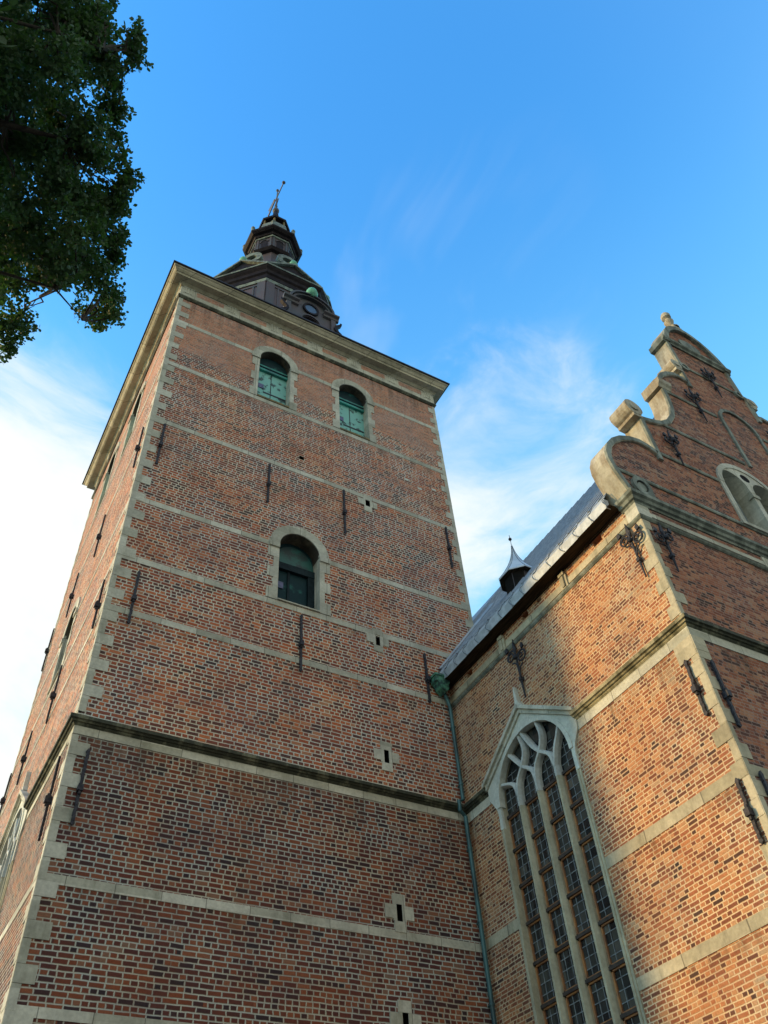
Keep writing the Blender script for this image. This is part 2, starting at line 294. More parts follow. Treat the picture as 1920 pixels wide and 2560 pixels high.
class MB:
    def __init__(s): s.v = []; s.f = []; s.mi = []; s.cur = 0
    def face(s, pts):
        i = len(s.v); s.v += [tuple(p) for p in pts]; s.f.append(tuple(range(i, i+len(pts)))); s.mi.append(s.cur)
    def raw(s, vs, fs):
        i = len(s.v); s.v += [tuple(p) for p in vs]
        for f in fs: s.f.append(tuple(i+j for j in f)); s.mi.append(s.cur)
    def box(s, T, u0, u1, v0, v1, w0, w1):
        vs = [T(u, v, w_) for w_ in (w0, w1) for v in (v0, v1) for u in (u0, u1)]
        s.raw(vs, [(0, 1, 3, 2), (4, 6, 7, 5), (0, 4, 5, 1), (2, 3, 7, 6), (0, 2, 6, 4), (1, 5, 7, 3)])
    def prism(s, T, poly, w0, w1, front=True, back=True, sides=True):
        n = len(poly); vs = [T(u, v, w0) for u, v in poly]+[T(u, v, w1) for u, v in poly]
        fs = []
        if sides: fs += [(i, (i+1) % n, n+(i+1) % n, n+i) for i in range(n)]
        tri = tessellate_polygon([[Vector((u, v, 0)) for u, v in poly]])
        if back: fs += [tuple(t) for t in tri]
        if front: fs += [tuple(n+j for j in t) for t in tri]
        s.raw(vs, fs)
    def panel(s, T, outer, holes, w_=0.0):
        loops = [outer]+holes; pts = [p for lp in loops for p in lp]
        tri = tessellate_polygon([[Vector((u, v, 0)) for u, v in lp] for lp in loops])
        s.raw([T(u, v, w_) for u, v in pts], [tuple(t) for t in tri])
    def ribbon(s, T, loop, w0, w1, closed=True):
        n = len(loop); vs = [T(u, v, w0) for u, v in loop]+[T(u, v, w1) for u, v in loop]
        s.raw(vs, [(i, (i+1) % n, n+(i+1) % n, n+i) for i in range(n if closed else n-1)])
    def extrude(s, T, u0, u1, prof, m0=0.0, m1=0.0):
        """profile (w, v) swept along u; mitred ends"""
        n = len(prof)
        vs = [T(u0+m0*a, z, a) for a, z in prof]+[T(u1+m1*a, z, a) for a, z in prof]
        fs = [(i, (i+1) % n, n+(i+1) % n, n+i) for i in range(n)]
        tri = tessellate_polygon([[Vector((a, z, 0)) for a, z in prof]])
        s.raw(vs, fs+[tuple(t) for t in tri]+[tuple(n+j for j in t) for t in tri])
    def ringsweep(s, x0, x1, y0, y1, prof):
        n = len(prof); vs = []
        for a, z in prof: vs += [(x0-a, y0-a, z), (x1+a, y0-a, z), (x1+a, y1+a, z), (x0-a, y1+a, z)]
        fs = []
        for i in range(n):
            j = (i+1) % n
            for c_ in range(4):
                d = (c_+1) % 4; fs.append((4*i+c_, 4*i+d, 4*j+d, 4*j+c_))
        s.raw(vs, fs)
    def tube(s, pts, rad, n=8, cap=True):
        pts = [Vector(p) for p in pts]; rads = rad if isinstance(rad, (list, tuple)) else [rad]*len(pts)
        vs = []; up = None
        for i, p in enumerate(pts):
            t = (pts[min(i+1, len(pts)-1)]-pts[max(i-1, 0)]).normalized()
            if up is None: up = Vector((0, 0, 1)) if abs(t.z) < .9 else Vector((1, 0, 0))
            a = t.cross(up).normalized(); b_ = a.cross(t).normalized(); up = b_
            vs += [p+rads[i]*(math.cos(2*PI*j/n)*a+math.sin(2*PI*j/n)*b_) for j in range(n)]
        fs = [(i*n+j, i*n+(j+1) % n, (i+1)*n+(j+1) % n, (i+1)*n+j) for i in range(len(pts)-1) for j in range(n)]
        if cap: fs += [tuple(range(n)), tuple(range((len(pts)-1)*n, len(pts)*n))]
        s.raw(vs, fs)
    def lathe(s, c, prof, n=16, ph=0.0, wrap=False):
        vs = [(c[0]+r*math.cos(ph+2*PI*j/n), c[1]+r*math.sin(ph+2*PI*j/n), c[2]+z) for r, z in prof for j in range(n)]
        m_ = len(prof)
        fs = [(i*n+j, i*n+(j+1) % n, ((i+1) % m_)*n+(j+1) % n, ((i+1) % m_)*n+j) for i in range(m_ if wrap else m_-1) for j in range(n)]
        s.raw(vs, fs)
    def ball(s, c, r, n=12, sz=1.0):
        s.lathe(c, [(max(.001, r*math.sin(PI*i/n)), -r*sz*math.cos(PI*i/n)) for i in range(n+1)], n)
    def strip2d(s, T, pts, width, w0, w1):
        """flat curved bar in the u-v plane following pts"""
        P = [Vector(p) for p in pts]; a = []; b_ = []
        for i, p in enumerate(P):
            t = (P[min(i+1, len(P)-1)]-P[max(i-1, 0)]).normalized(); nrm = Vector((-t.y, t.x))
            wd = width[i] if isinstance(width, (list, tuple)) else width
            a.append(p+nrm*wd/2); b_.append(p-nrm*wd/2)
        for i in range(len(P)-1):
            q_ = [a[i], a[i+1], b_[i+1], b_[i]]
            vs = [T(x.x, x.y, w0) for x in q_]+[T(x.x, x.y, w1) for x in q_]
            s.raw(vs, [(0, 1, 2, 3), (4, 5, 6, 7), (0, 1, 5, 4), (2, 3, 7, 6), (1, 2, 6, 5), (0, 3, 7, 4)])
    def build(s, name, mats, parent=None, smooth=False):
        me = bpy.data.meshes.new(name); me.from_pydata(s.v, [], s.f)
        for mm in (mats if isinstance(mats, (list, tuple)) else [mats]): me.materials.append(mm)
        if any(s.mi): me.polygons.foreach_set('material_index', s.mi)
        if smooth: me.polygons.foreach_set('use_smooth', [True]*len(me.polygons))
        me.update()
        o = bpy.data.objects.new(name, me); COL.objects.link(o)
        if parent:
            o.parent = parent
            o.matrix_parent_inverse = Matrix.Translation(-WPOS[parent.name])
        WPOS[o.name] = Vector((0, 0, 0))
        return o
WPOS = {}
def thing(name, loc, label, cat, group=None):
    o = bpy.data.objects.new(name, None); COL.objects.link(o); o.location = loc; o.empty_display_size = .5
    WPOS[o.name] = Vector(loc)
    o['label'] = label; o['category'] = cat
    if group: o['group'] = group
    return o
def arc(c, z, r, a0, a1, n, rz=None):
    rz = r if rz is None else rz
    return [(c+r*math.cos(a0+(a1-a0)*i/n), z+rz*math.sin(a0+(a1-a0)*i/n)) for i in range(n+1)]
def arch_loop(c, r, sill, spring, n=16):
    return [(c+r, sill)]+arc(c, spring, r, 0, PI, n)+[(c-r, sill)]

# ---------------------------------------------------------------- ground
g = MB(); g.face([(-900, -900, 0), (900, -900, 0), (900, 900, 0), (-900, 900, 0)])
go = g.build('ground', M_GROUND); go['kind'] = 'structure'

# ================================================================ TOWER
tower = thing('church_tower', ((XL+XR)/2, (YF+YB)/2, 0), 'tall square red brick tower with pale stone bands and a dark octagonal spire', 'church tower')
ZTOP = 33.1
COURSE_TOP = 12.92
FRONT_WINS = [(6.53, .645, 27.70, 30.36), (9.955, .645, 27.70, 30.36), (7.72, .68, 18.11, 20.39)]
LEFT_WINS = [(21.25, .645, 27.70, 30.36), (24.66, .645, 27.70, 30.36), (23.45, .68, 18.11, 20.39)]
SLITS = [(10.31, 23.90, .088, .15), (10.33, 17.74, .072, .20), (10.35, 13.81, .072, .19), (10.40, 9.76, .072, .19), (10.36, 7.49, .072, .19)]
HOLE = (7.73, 25.06, .09, .09)
def rect_loop(c, z, hw, hh): return [(c-hw, z-hh), (c+hw, z-hh), (c+hw, z+hh), (c-hw, z+hh)]
# hooded gothic window (shared by tower's west side and the wing)
GC, GR, GSP, GSILL = 14.06, 1.45, 12.10, 3.4
def goth_loop(c): return arch_loop(c, GR, GSILL, GSP, 24)

mb = MB()
holesF = [arch_loop(c, r, s_, p_) for c, r, s_, p_ in FRONT_WINS]+[rect_loop(*a_) for a_ in SLITS]+[rect_loop(*HOLE)]
holesL = [arch_loop(c, r, s_, p_) for c, r, s_, p_ in LEFT_WINS]+[goth_loop(23.0)]
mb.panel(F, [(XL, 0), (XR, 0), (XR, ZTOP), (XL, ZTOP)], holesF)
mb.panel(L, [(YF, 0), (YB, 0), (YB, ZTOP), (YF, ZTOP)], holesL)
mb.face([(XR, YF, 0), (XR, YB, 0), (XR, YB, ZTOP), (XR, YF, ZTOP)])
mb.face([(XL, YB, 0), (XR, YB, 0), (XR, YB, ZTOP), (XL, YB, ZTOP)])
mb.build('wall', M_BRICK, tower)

# stone bands
WX = .86   # half width blocked by an arched surround at impost level
def seg_minus(a, b_, cuts):
    out_ = [(a, b_)]
    for c0, c1 in cuts:
        nw = []
        for p, q_ in out_:
            if c1 <= p or c0 >= q_: nw.append((p, q_)); continue
            if c0 > p: nw.append((p, c0))
            if c1 < q_: nw.append((c1, q_))
        out_ = nw
    return out_
def one_box(T, u0, u1, v0, v1, w0, w1, name, m_, parent):
    o_ = MB(); o_.box(T, u0, u1, v0, v1, w0, w1); return o_.build(name, m_, parent)
GOTH_CUT = (23.0-1.62, 23.0+1.62)
BANDS = [(30.36, 30.57, 'imp'), (27.47, 27.68, None), (24.13, 24.33, None), (20.24, 20.44, 'mid'), (17.89, 18.09, None), (16.06, 16.25, None), (9.17, 9.36, 'goth'), (6.88, 7.06, 'goth'), (4.6, 4.8, 'goth'), (2.3, 2.5, 'goth')]
for z0, z1, kd in BANDS:
    mb = MB(); pr = .012
    cf = {'imp': [(6.53-WX, 6.53+WX), (9.955-WX, 9.955+WX)], 'mid': [(7.72-.95, 7.72+.95)]}.get(kd, [])
    cl_ = {'imp': [(21.25-WX, 21.25+WX), (24.66-WX, 24.66+WX)], 'mid': [(23.45-.95, 23.45+.95)], 'goth': [GOTH_CUT]}.get(kd, [])
    for z_c, hw in ((c[1], .25) for c in SLITS):
        if z0-.5 < z_c < z1+.5 and kd is None: pass
    for T, a_, b_ in [(F, a_, b_) for a_, b_ in seg_minus(XL-.007, XR+.007, cf)]+[(L, a_, b_) for a_, b_ in seg_minus(YF, YB+pr, cl_)]+[(lambda u, v, w_: (XR+w_, u, v), YF, YB)]:
        one_box(T, a_, b_, z0, z1, -.05, pr, 'stone_band', M_STONE, tower)

# string course
PROF = [(-.05, 12.64), (.02, 12.64), (.05, 12.67), (.06, 12.70), (.10, 12.705), (.12, 12.74), (.165, 12.75), (.17, 12.83), (.14, 12.85), (-.05, 12.95)]
mb = MB(); mb.extrude(F, XL, XR+.0, PROF, -1, 0)
mb.extrude(L, YF, 23.0-1.85, PROF, -1, 0)
mb.build('string_course', M_MOULD, tower)
mb = MB(); mb.extrude(L, 23.0+1.85, YB, PROF, 0, 1); mb.build('string_course', M_MOULD, tower)
for T, a_, b_ in ((F, XL-.012, XR), (L, YF, 23.0-1.85), (L, 23.0+1.85, YB)): one_box(T, a_, b_, 12.44, 12.638, -.05, .018, 'stone_band', M_STONE, tower)

# quoins
def quoins(z_lo, z_hi, T, u, sgn, long_=.47, short=.15, phase=12.69, pr=.02, seed=3):
    rnd = random.Random(seed); q_ = MB()
    z = phase-.757*math.ceil((phase-z_lo)/.757)
    while z < z_hi:
        a0, a1 = max(z, z_lo), min(z+.325, z_hi)
        ln = long_+rnd.uniform(-.07, .07)
        if a1 > a0+.05: q_.box(T, u, u+sgn*ln, a0+.004, a1-.004, -.05, pr)
        a0, a1 = max(z+.325, z_lo), min(z+.757, z_hi)
        if a1 > a0+.05: q_.box(T, u, u+sgn*(short+rnd.uniform(-.01, .03)), a0+.004, a1-.004, -.05, pr-.004)
        z += .757
    return q_
for T, u, sg, ph in ((F, XL-.011, 1, 12.69), (L, YF, 1, 12.69-.38), (F, XR+.011, -1, 12.69), (L, YB, -1, 12.3)):
    for lo, hi in ((0, 12.42), (12.97, 32.15)):
        a_ = quoins(lo, hi, T, u, sg, phase=ph, short=.15 if sg > 0 else .13, long_=(.45 if sg > 0 else .33) if T is F else .40, seed=int(u*7))
        a_.build('quoins', M_STONE, tower)

# arched window surrounds with shutters
def arched_window(T, c, r, sill, spring, ring, kind):
    s_ = MB(); D = .36 if kind == 'louvre' else .46
    s_.ribbon(T, [(c+r, spring), (c+r, sill), (c-r, sill), (c-r, spring)], .02, -D, False)
    oa = arc(c, spring+.02, r+ring, 0, PI, 18); ia = arc(c, spring+.02, r-.002, 0, PI, 18)
    if kind == 'louvre': top = .2
    for i in range(18):
        s_.prism(T, [ia[i], oa[i], oa[i+1], ia[i+1]], -.04, .045)
    for sg in (-1, 1):
        x0 = c+sg*(r+.003)
        # impost block
        a_, b_ = sorted((x0, x0+sg*ring*1.03))
        s_.box(T, a_-(.0 if sg > 0 else 0), b_, spring-.17, spring+.015, -.04, .075)
        a_, b_ = sorted((x0, x0+sg*.17)); s_.box(T, a_, b_, sill-.0, spring-.173, -.04, .022)
        hgt = (spring-.17-sill)/5.0
        for i in (0, 2, 4):
            a_, b_ = sorted((x0, x0+sg*(.36 if kind == 'door' else .30)))
            s_.box(T, a_, b_, sill+i*hgt+.003, sill+(i+1)*hgt-.003, -.04, .026)
    o = s_.build('window', M_STONE, tower)
    it = MB(); it.ribbon(T, arc(c, spring, r, 0, PI, 18), .02, -D, False); it.build('intrados', M_SHADE, o)
    inner = arch_loop(c, r+.02, sill, spring)
    sh = MB()
    if kind == 'louvre':
        sh.panel(T, inner, [], -D+.02)
        a_ = sh.build('shutter', M_VERD, o)
        t_ = MB(); t_.box(T, c-r, c+r, spring-.16, spring-.05, -D, -D+.10); t_.box(T, c-r, c+r, spring-.42, spring-.30, -D, -D+.13)
        t_.box(T, c-r, c+r, spring-.30, spring-.20, -D+.02, -D+.06); t_.build('transom', M_TYMP, o)
        t_ = MB(); t_.prism(T, arc(c, spring-.04, r, 0, PI, 14), -D+.025, -D+.07); t_.box(T, c-r, c+r, spring-.21, spring-.16, -D, -D+.12); t_.build('tympanum', M_VERD2, o)
        t_ = MB(); t_.box(T, c-.012, c+.012, sill, spring-.45, -D+.02, -D+.035)
        t_.box(T, c-.3, c+.62, sill+.88, sill+.96, -D+.02, -D+.033)
        t_.build('shutter_joint', M_BLACK, o)
        t_ = MB(); t_.box(T, c-r, c+r, sill, sill+.09, -D+.03, .035); t_.build('sill', M_OCHRE, o)
    else:
        sh.panel(T, inner, [], -D+.02); sh.build('shutter', M_VERD2, o)
        t_ = MB(); t_.prism(T, arc(c, spring-.33, r, 0, PI, 16, r*1.25), -D+.025, -D+.06); t_.build('tympanum', M_TYMP2, o)
        t_ = MB(); t_.box(T, c-r, c+r, spring-.62, spring-.36, -D+.02, -D+.14); t_.box(T, c+r-.22, c+r, sill, spring-.62, -D+.02, -D+.12)
        t_.box(T, c-r, c-r+.04, sill, spring-.62, -D+.02, -D+.12); t_.box(T, c-.20, c-.13, sill, spring-.62, -D+.02, -D+.07); t_.build('frame', M_DTEAL, o)
        t_ = MB(); t_.box(T, c-r, c+r, sill+.001, sill+.04, -D, .06); t_.build('sill', M_STONE, o)
    hz = sill+(.92 if kind == 'door' else 1.12)
    t_ = MB(); t_.box(T, c-r+.13, c-r+.13+.22, hz, hz+.26, -D+.025, -D+.05)
    t_.build('hatch', M_HATCH, o)
for T, wins in ((F, FRONT_WINS), (L, LEFT_WINS)):
    for i, (c, r, s_, p_) in enumerate(wins):
        arched_window(T, c, r, s_, p_, .33, 'door' if i == 2 else 'louvre')

# slit windows: stone crosses with a dark slot
for c, z, hw, hh in SLITS:
    s_ = MB(); vh = .43; pr = .024
    for u0, u1, v0, v1 in ((c-.17, c-hw-.002, z-.15, z+.17), (c+hw+.002, c+.17, z-.15, z+.17)):
        s_.box(F, u0, u1, min(v0, z-hh), max(v1, z+hh), -.05, pr)
    s_.box(F, c-.38, c-.17, z-.14, z+.17, -.05, pr-.001); s_.box(F, c+.17, c+.38, z-.14, z+.17, -.05, pr-.001)
    s_.box(F, c-.17, c+.17, max(z+.17, z+hh+.002), z+vh, -.05, pr); s_.box(F, c-.15, c+.16, z-vh, min(z-.15, z-hh-.002), -.05, pr)
    o = s_.build('slit_window', M_STONE, tower)
    t_ = MB(); t_.box(F, c-hw-.02, c+hw+.02, z-hh-.02, z+hh+.02, -.55, -.45); t_.ribbon(F, rect_loop(c, z, hw-.003, hh-.003), .015, -.5); t_.build('opening', M_DARK, o)
t_ = MB(); t_.ribbon(F, rect_loop(HOLE[0], HOLE[1], .088, .088), -.01, -.4); t_.box(F, HOLE[0]-.11, HOLE[0]+.11, HOLE[1]-.11, HOLE[1]+.11, -.45, -.3); t_.build('putlog_hole', M_DARK, tower)
t_ = MB()
for x, z in ((12.11, 26.17), (12.68, 25.93), (13.34, 26.21)): t_.box(F, x-.09, x+.09, z-.05, z+.05, -.02, .006)
t_.build('pale_bricks', M_WHITE, tower)

# long iron wall anchors
def anchor(T, u, z0, z1, parent, zk=None):
    a = MB(); n = 14
    zk = zk or z0+(z1-z0)*.46
    for i in range(n):
        za = z0+(z1-z0)*i/n; zb = z0+(z1-z0)*(i+1)/n; j = .006*math.sin(i*2.3+u)
        a.box(T, u-.032+j, u+.032+j, za, zb+.002, .03+(i % 2)*.002, .085)
    a.box(T, u-.055, u+.055, zk-.07, zk+.07, .0, .15); a.box(T, u-.025, u+.025, zk-.14, zk+.14, .085, .12)
    a.prism(T, [(u-.03, z1), (u+.03, z1), (u+.045, z1+.05), (u, z1+.12), (u-.045, z1+.05)], .035, .08)
    a.prism(T, [(u-.03, z0), (u-.05, z0-.05), (u, z0-.10), (u+.05, z0-.05), (u+.03, z0)], .035, .08)
    return a.build('wall_anchor', M_IRON, parent)
for u, z0, z1 in ((2.88, 22.1, 23.95), (6.54, 22.15, 23.9), (9.34, 21.98, 24.0), (13.57, 22.16, 24.06), (3.05, 15.85, 17.46), (7.795, 15.86, 17.68), (11.93, 16.03, 17.64), (2.78, 10.45, 12.0)):
    anchor(F, u, z0, z1, tower)
for u, z0, z1 in ((17.56, 22.3, 24.2), (21.55, 22.0, 23.9), (25.04, 22.1, 24.1), (17.7, 16.0, 17.5), (22.2, 15.95, 17.8), (25.5, 15.8, 17.5), (17.72, 10.4, 12.15), (28.45, 15.9, 17.6), (28.45, 22.1, 24.0), (28.3, 10.4, 12.2)):
    anchor(L, u, z0, z1, tower)

# entablature
mb = MB(); mb.ringsweep(XL, XR, YF, YB, [(-.1, 32.16), (.04, 32.16), (.09, 32.24), (.09, 32.32), (.05, 32.36), (-.1, 32.4)])
mb.build('astragal', M_MOULD, tower)
mb = MB(); mb.ringsweep(XL, XR, YF, YB, [(-.1, 32.361), (.035, 32.361), (.035, 33.06), (-.1, 33.06)])
mb.build('frieze', M_STONE, tower)
mb = MB()
mb.ringsweep(XL, XR, YF, YB, [(-.1, 33.061), (.07, 33.061), (.10, 33.10), (.14, 33.14), (.16, 33.17), (.40, 33.19), (.40, 33.33), (.43, 33.34), (.46, 33.38), (.52, 33.48), (.56, 33.50), (.58, 33.55), (-.1, 33.6)])
mb.build('cornice', M_CREAM, tower)
mb = MB(); mb.ringsweep(XL, XR, YF, YB, [(-.1, 33.552), (.60, 33.552), (.64, 33.57), (.64, 33.63), (-.1, 33.66)])
mb.build('roof_edge', M_BLACK, tower)
for T, o0 in ((F, XL), (L, YF)):
    for i in range(6):
        a_ = o0+.62+i*1.86
        one_box(T, a_, a_+1.15, 32.68, 32.99, 0, .04, 'frieze_panel', M_BRICK, tower)
for T, o0 in ((F, XL), (L, YF)):
    for i in range(7):
        cc = o0+.27+i*1.858; mb = MB()
        for j in (-1, 0, 1): mb.box(T, cc+j*.11-.035, cc+j*.11+.035, 32.62, 33.02, .03, .065)
        mb.box(T, cc-.24, cc+.24, 33.0, 33.055, .03, .07)
        mb.box(T, cc-.23, cc+.23, 32.58, 33.0, .03, .045)
        mb.build('triglyph', M_STONE, tower)
mb = MB(); e = .6
mb.raw([(XL-e, YF-e, 33.64), (XR+e, YF-e, 33.64), (XR+e, YB+e, 33.64), (XL-e, YB+e, 33.64), (8.2, 22.9, 35.8)], [(0, 1, 4), (1, 2, 4), (2, 3, 4), (3, 0, 4)])
mb.build('roof', M_BLACK, tower)

# ---------------------------------------------------------------- spire
SX, SY = 8.15, 22.98
PH = PI/8
sp = MB(); sp.lathe((SX, SY, 0), [(3.76, 33.8), (3.76, 42.15)], 8, PH)
spire = sp.build('spire', M_SPIRE, tower)
def oct_part(name, prof, m_, parent=None, n=8, wrap=False):
    a = MB(); a.lathe((SX, SY, 0), prof, n, PH, wrap); return a.build(name, m_, parent or spire)
oct_part('frieze_trim', [(3.70, 41.80), (3.82, 41.80), (3.84, 42.05), (3.70, 42.05)], M_SPIRET)
oct_part('cornice', [(3.70, 42.1), (3.84, 42.12), (3.86, 42.45), (3.95, 42.55), (3.97, 42.8), (4.08, 42.95), (4.12, 43.05), (3.5, 43.1)], M_SPIRED)
oct_part('cornice_trim', [(4.0, 43.051), (4.16, 43.06), (4.17, 43.17), (3.9, 43.25)], M_SPIRET)
def face_frame(k_):      # k_ = facing direction index, 0 = -Y, 1 = -X-Y ...
    a = -PI/2-k_*PI/4; d = Vector((math.cos(a), math.sin(a), 0)); t = Vector((-d.y, d.x, 0))
    def T(u, v, w_):
        p = Vector((SX, SY, 0))+d*w_+t*u; return (p.x, p.y, v)
    return T
ap = 3.76*math.cos(PI/8)
fr = MB(); pn = MB(); pd = MB(); pt = MB()
for k_ in range(8):
    T = face_frame(k_); hw = 3.76*math.sin(PI/8)
    for s_ in (-1, 1):
        a_, b_ = sorted((s_*(hw-.02), s_*(hw-.46))); fr.box(T, a_, b_, 34, 41.8, ap-.02, ap+.05)
        a_, b_ = sorted((s_*.72, s_*.80)); fr.box(T, a_, b_, 36, 41.5, ap-.02, ap+.03)
    for z_ in (36.4, 39.0, 41.5): fr.box(T, -hw+.46, hw-.46, z_, z_+.1, ap-.02, ap+.04)
    A = 4.06*math.cos(PI/8); H = 4.06*math.sin(PI/8)
    pd.prism(T, [(-H+.05, 43.25), (H-.05, 43.25), (0, 44.35)], A-.75, A-.12)
    for s_ in (-1, 1):
        pt.prism(T, [(s_*H, 43.26), (s_*H, 43.40), (0, 44.58), (0, 44.42)], A-.8, A+.02)
fr.build('pilaster_frames', M_SPIREG, spire); pd.build('pediments', M_SPIRED, spire); pt.build('pediment_trim', M_SPIRET, spire)
oct_part('lower_roof', [(4.0, 43.24), (3.75, 43.9), (3.3, 44.9), (2.75, 46.0), (2.15, 47.1), (1.7, 47.9), (1.48, 48.3)], M_SROOF)
oct_part('neck', [(1.48, 48.2), (1.32, 48.8), (1.20, 49.9), (1.22, 50.6)], M_SPIRE)
oct_part('neck_cornice', [(1.2, 50.55), (1.42, 50.65), (1.55, 50.85), (1.50, 50.95), (1.2, 51.05)], M_SPIRED)
oct_part('upper_stage', [(1.34, 50.9), (1.36, 52.6)], M_SPIRE)
ap2 = 1.35*math.cos(PI/8); nf = MB()
for k_ in range(8):
    T = face_frame(k_); nc = MB()
    nc.prism(T, arch_loop(0, .22, 51.2, 51.95, 10), ap2-.03, ap2+.02); nc.build('niche', M_SPIRED, spire)
    nf.strip2d(T, [(x, z) for x, z in arc(0, 51.95, .26, 0, PI, 8)], .06, ap2, ap2+.05)
    for s_ in (-1, 1): nf.box(T, s_*.42-.05, s_*.42+.05, 51.0, 52.45, ap2-.02, ap2+.05)
pass; nf.build('niche_frames', M_SPIREG, spire)
oct_part('upper_frieze', [(1.36, 52.38), (1.44, 52.40), (1.44, 52.55), (1.36, 52.57)], M_SPIRET)
oct_part('upper_cornice', [(1.36, 52.58), (1.5, 52.62), (1.56, 52.78), (1.72, 52.84), (1.86, 52.98), (1.9, 53.10), (1.4, 53.2)], M_SPIRED)
oct_part('parapet', [(1.86, 53.12), (1.80, 53.22), (1.30, 53.5), (1.18, 54.4), (1.05, 55.5), (.92, 55.55)], M_SPIRET)
fi = MB()
for j in range(8):
    a = PH+j*PI/4
    fi.lathe((SX+1.78*math.cos(a), SY+1.78*math.sin(a), 53.1), [(.12, 0), (.12, .25), (.06, .3), (.14, .48), (.10, .62), (.02, .78)], 8)
fi.build('corner_finials', M_SPIRET, spire)
oct_part('lantern', [(.80, 55.5), (.78, 56.3)], M_SPIRED)
lp = MB()
for j in range(8):
    a = PH+j*PI/4; x, y = SX+.88*math.cos(a), SY+.88*math.sin(a); lp.tube([(x, y, 55.5), (x, y, 56.35)], .07, 6)
lp.build('lantern_posts', M_OCHRE, spire)
oct_part('lantern_roof', [(.80, 56.28), (1.02, 56.32), (1.06, 56.48), (.80, 56.9), (.45, 57.6), (.25, 58.4), (.17, 59.2)], M_SPIRED)
va = MB()
va.tube([(SX, SY, 58.8), (SX, SY, 63.2)], [.09, .035], 8); va.ball((SX, SY, 59.55), .24, 10, 1.2); va.ball((SX, SY, 60.3), .10, 8)
va.ball((SX, SY, 63.2), .11, 8, 1.3); va.tube([(SX, SY-1.15, 62.05), (SX, SY+1.6, 62.05)], .04, 6); va.ball((SX, SY-1.15, 62.05), .13, 8)
va.raw([(SX-.03, SY+.45, 62.0), (SX-.03, SY+1.55, 61.7), (SX-.03, SY+1.3, 62.3), (SX-.03, SY+1.6, 62.95), (SX-.03, SY+.5, 62.75),
        (SX+.03, SY+.45, 62.0), (SX+.03, SY+1.55, 61.7), (SX+.03, SY+1.3, 62.3), (SX+.03, SY+1.6, 62.95), (SX+.03, SY+.5, 62.75)],
       [(0, 1, 2, 3, 4), (5, 6, 7, 8, 9), (0, 1, 6, 5), (1, 2, 7, 6), (2, 3, 8, 7), (3, 4, 9, 8), (4, 0, 5, 9)])
for s_ in (-1, 1):
    va.strip2d(lambda u, v, w_: (SX+w_, SY+u, v), [(s_*(.05+.28*math.sin(t*PI/8)), 60.6+.09*t) for t in range(9)], .05, -.02, .02)
va.build('weather_vane', M_SPIREG, spire)
# volutes and pine cone finials on every face
for k_ in range(8):
    T = face_frame(k_); d = Vector(T(0, 0, 1))-Vector(T(0, 0, 0))
    TR = lambda u, v, w_, T=T: T(w_, v, u)
    vo = MB(); cz, cr = 46.95, 0.0
    o1 = arc(cr, cz, .64, 0, 2*PI, 22, .58); i1 = arc(cr, cz, .32, 0, 2*PI, 22, .28)
    for i in range(22): vo.prism(T, [i1[i], o1[i], o1[i+1], i1[i+1]], 2.42, 2.68)
    vo.prism(TR, [(1.5, 48.1), (1.75, 48.3), (2.45, 47.25), (2.2, 46.6)], -.12, .12)
    vo.prism(TR, [(2.45, 46.5), (2.68, 46.6), (3.5, 45.1), (3.0, 45.0)], -.10, .10)
    vo.build('volute', M_SPIRET, spire)
    pc = MB(); q_ = T(0, 0, 3.52); pc.lathe((q_[0], q_[1], 44.5), [(.08, 0), (.16, .10), (.09, .18), (.19, .32), (.22, .48), (.14, .68), (.03, .85)], 10)
    pc.build('finial', M_BALL, spire, True)

# lucarne (dormer) at the foot of the spire, facing the front
dm = MB(); DY = 17.25; T = lambda u, v, w_: (8.15+u, DY-w_, v)
dm.panel(T, [(-1.15, 33.7), (1.15, 33.7), (1.15, 36.45), (-1.15, 36.45)], [arch_loop(0, .42, 33.9, 35.25, 12)])
dm.box(T, -1.15, -1.14, 33.7, 36.5, -3.0, 0); dm.box(T, 1.14, 1.15, 33.7, 36.5, -3.0, 0)
dm.prism(T, [(-.95, 36.5)]+[p for p in reversed(arc(0, 36.5, .95, 0, PI, 12, .75))][1:-1]+[(.95, 36.5)], -3.0, -.02)
dm.ribbon(T, arch_loop(0, .42, 33.9, 35.25, 12), 0, -.3)
dorm = dm.build('lucarne', M_SPIREG, spire)
x_ = MB(); x_.box(T, -.46, .46, 33.9, 35.8, -.35, -.3); x_.build('opening', M_SPIRED, dorm)
x_ = MB()
for s_ in (-1, 1):
    a_, b_ = sorted((s_*.62, s_*1.38)); x_.extrude(T, a_, b_, [(0, 36.15), (.10, 36.2), (.12, 36.35), (.22, 36.42), (.24, 36.5), (0, 36.55)])
    a_, b_ = sorted((s_*1.0, s_*1.22)); x_.box(T, a_, b_, 33.7, 36.15, 0, .1)
for rr, ww in ((1.12, .24), (.97, .16)):
    a_ = arc(0, 36.52, rr, 0, PI, 16, rr*.80); b_ = arc(0, 36.52, rr-.10, 0, PI, 16, (rr-.10)*.80)
    for i in range(16): x_.prism(T, [b_[i], a_[i], a_[i+1], b_[i+1]], -.3, ww)
a_ = arc(0, 35.27, .52, 0, PI, 12); b_ = arc(0, 35.27, .44, 0, PI, 12)
for i in range(12): x_.prism(T, [b_[i], a_[i], a_[i+1], b_[i+1]], 0, .06)
x_.build('mouldings', M_SPIREG, dorm)
x_ = MB(); a_ = arc(0, 36.32, .30, 0, 2*PI, 20, .36); x_.prism(T, a_[:-1], .0, .05); x_.build('oval_window', M_GLASSO, dorm)
x_ = MB()
a_ = arc(0, 36.32, .40, 0, 2*PI, 20, .47); b_ = arc(0, 36.32, .30, 0, 2*PI, 20, .36)
for i in range(20): x_.prism(T, [b_[i], a_[i], a_[i+1], b_[i+1]], 0, .09)
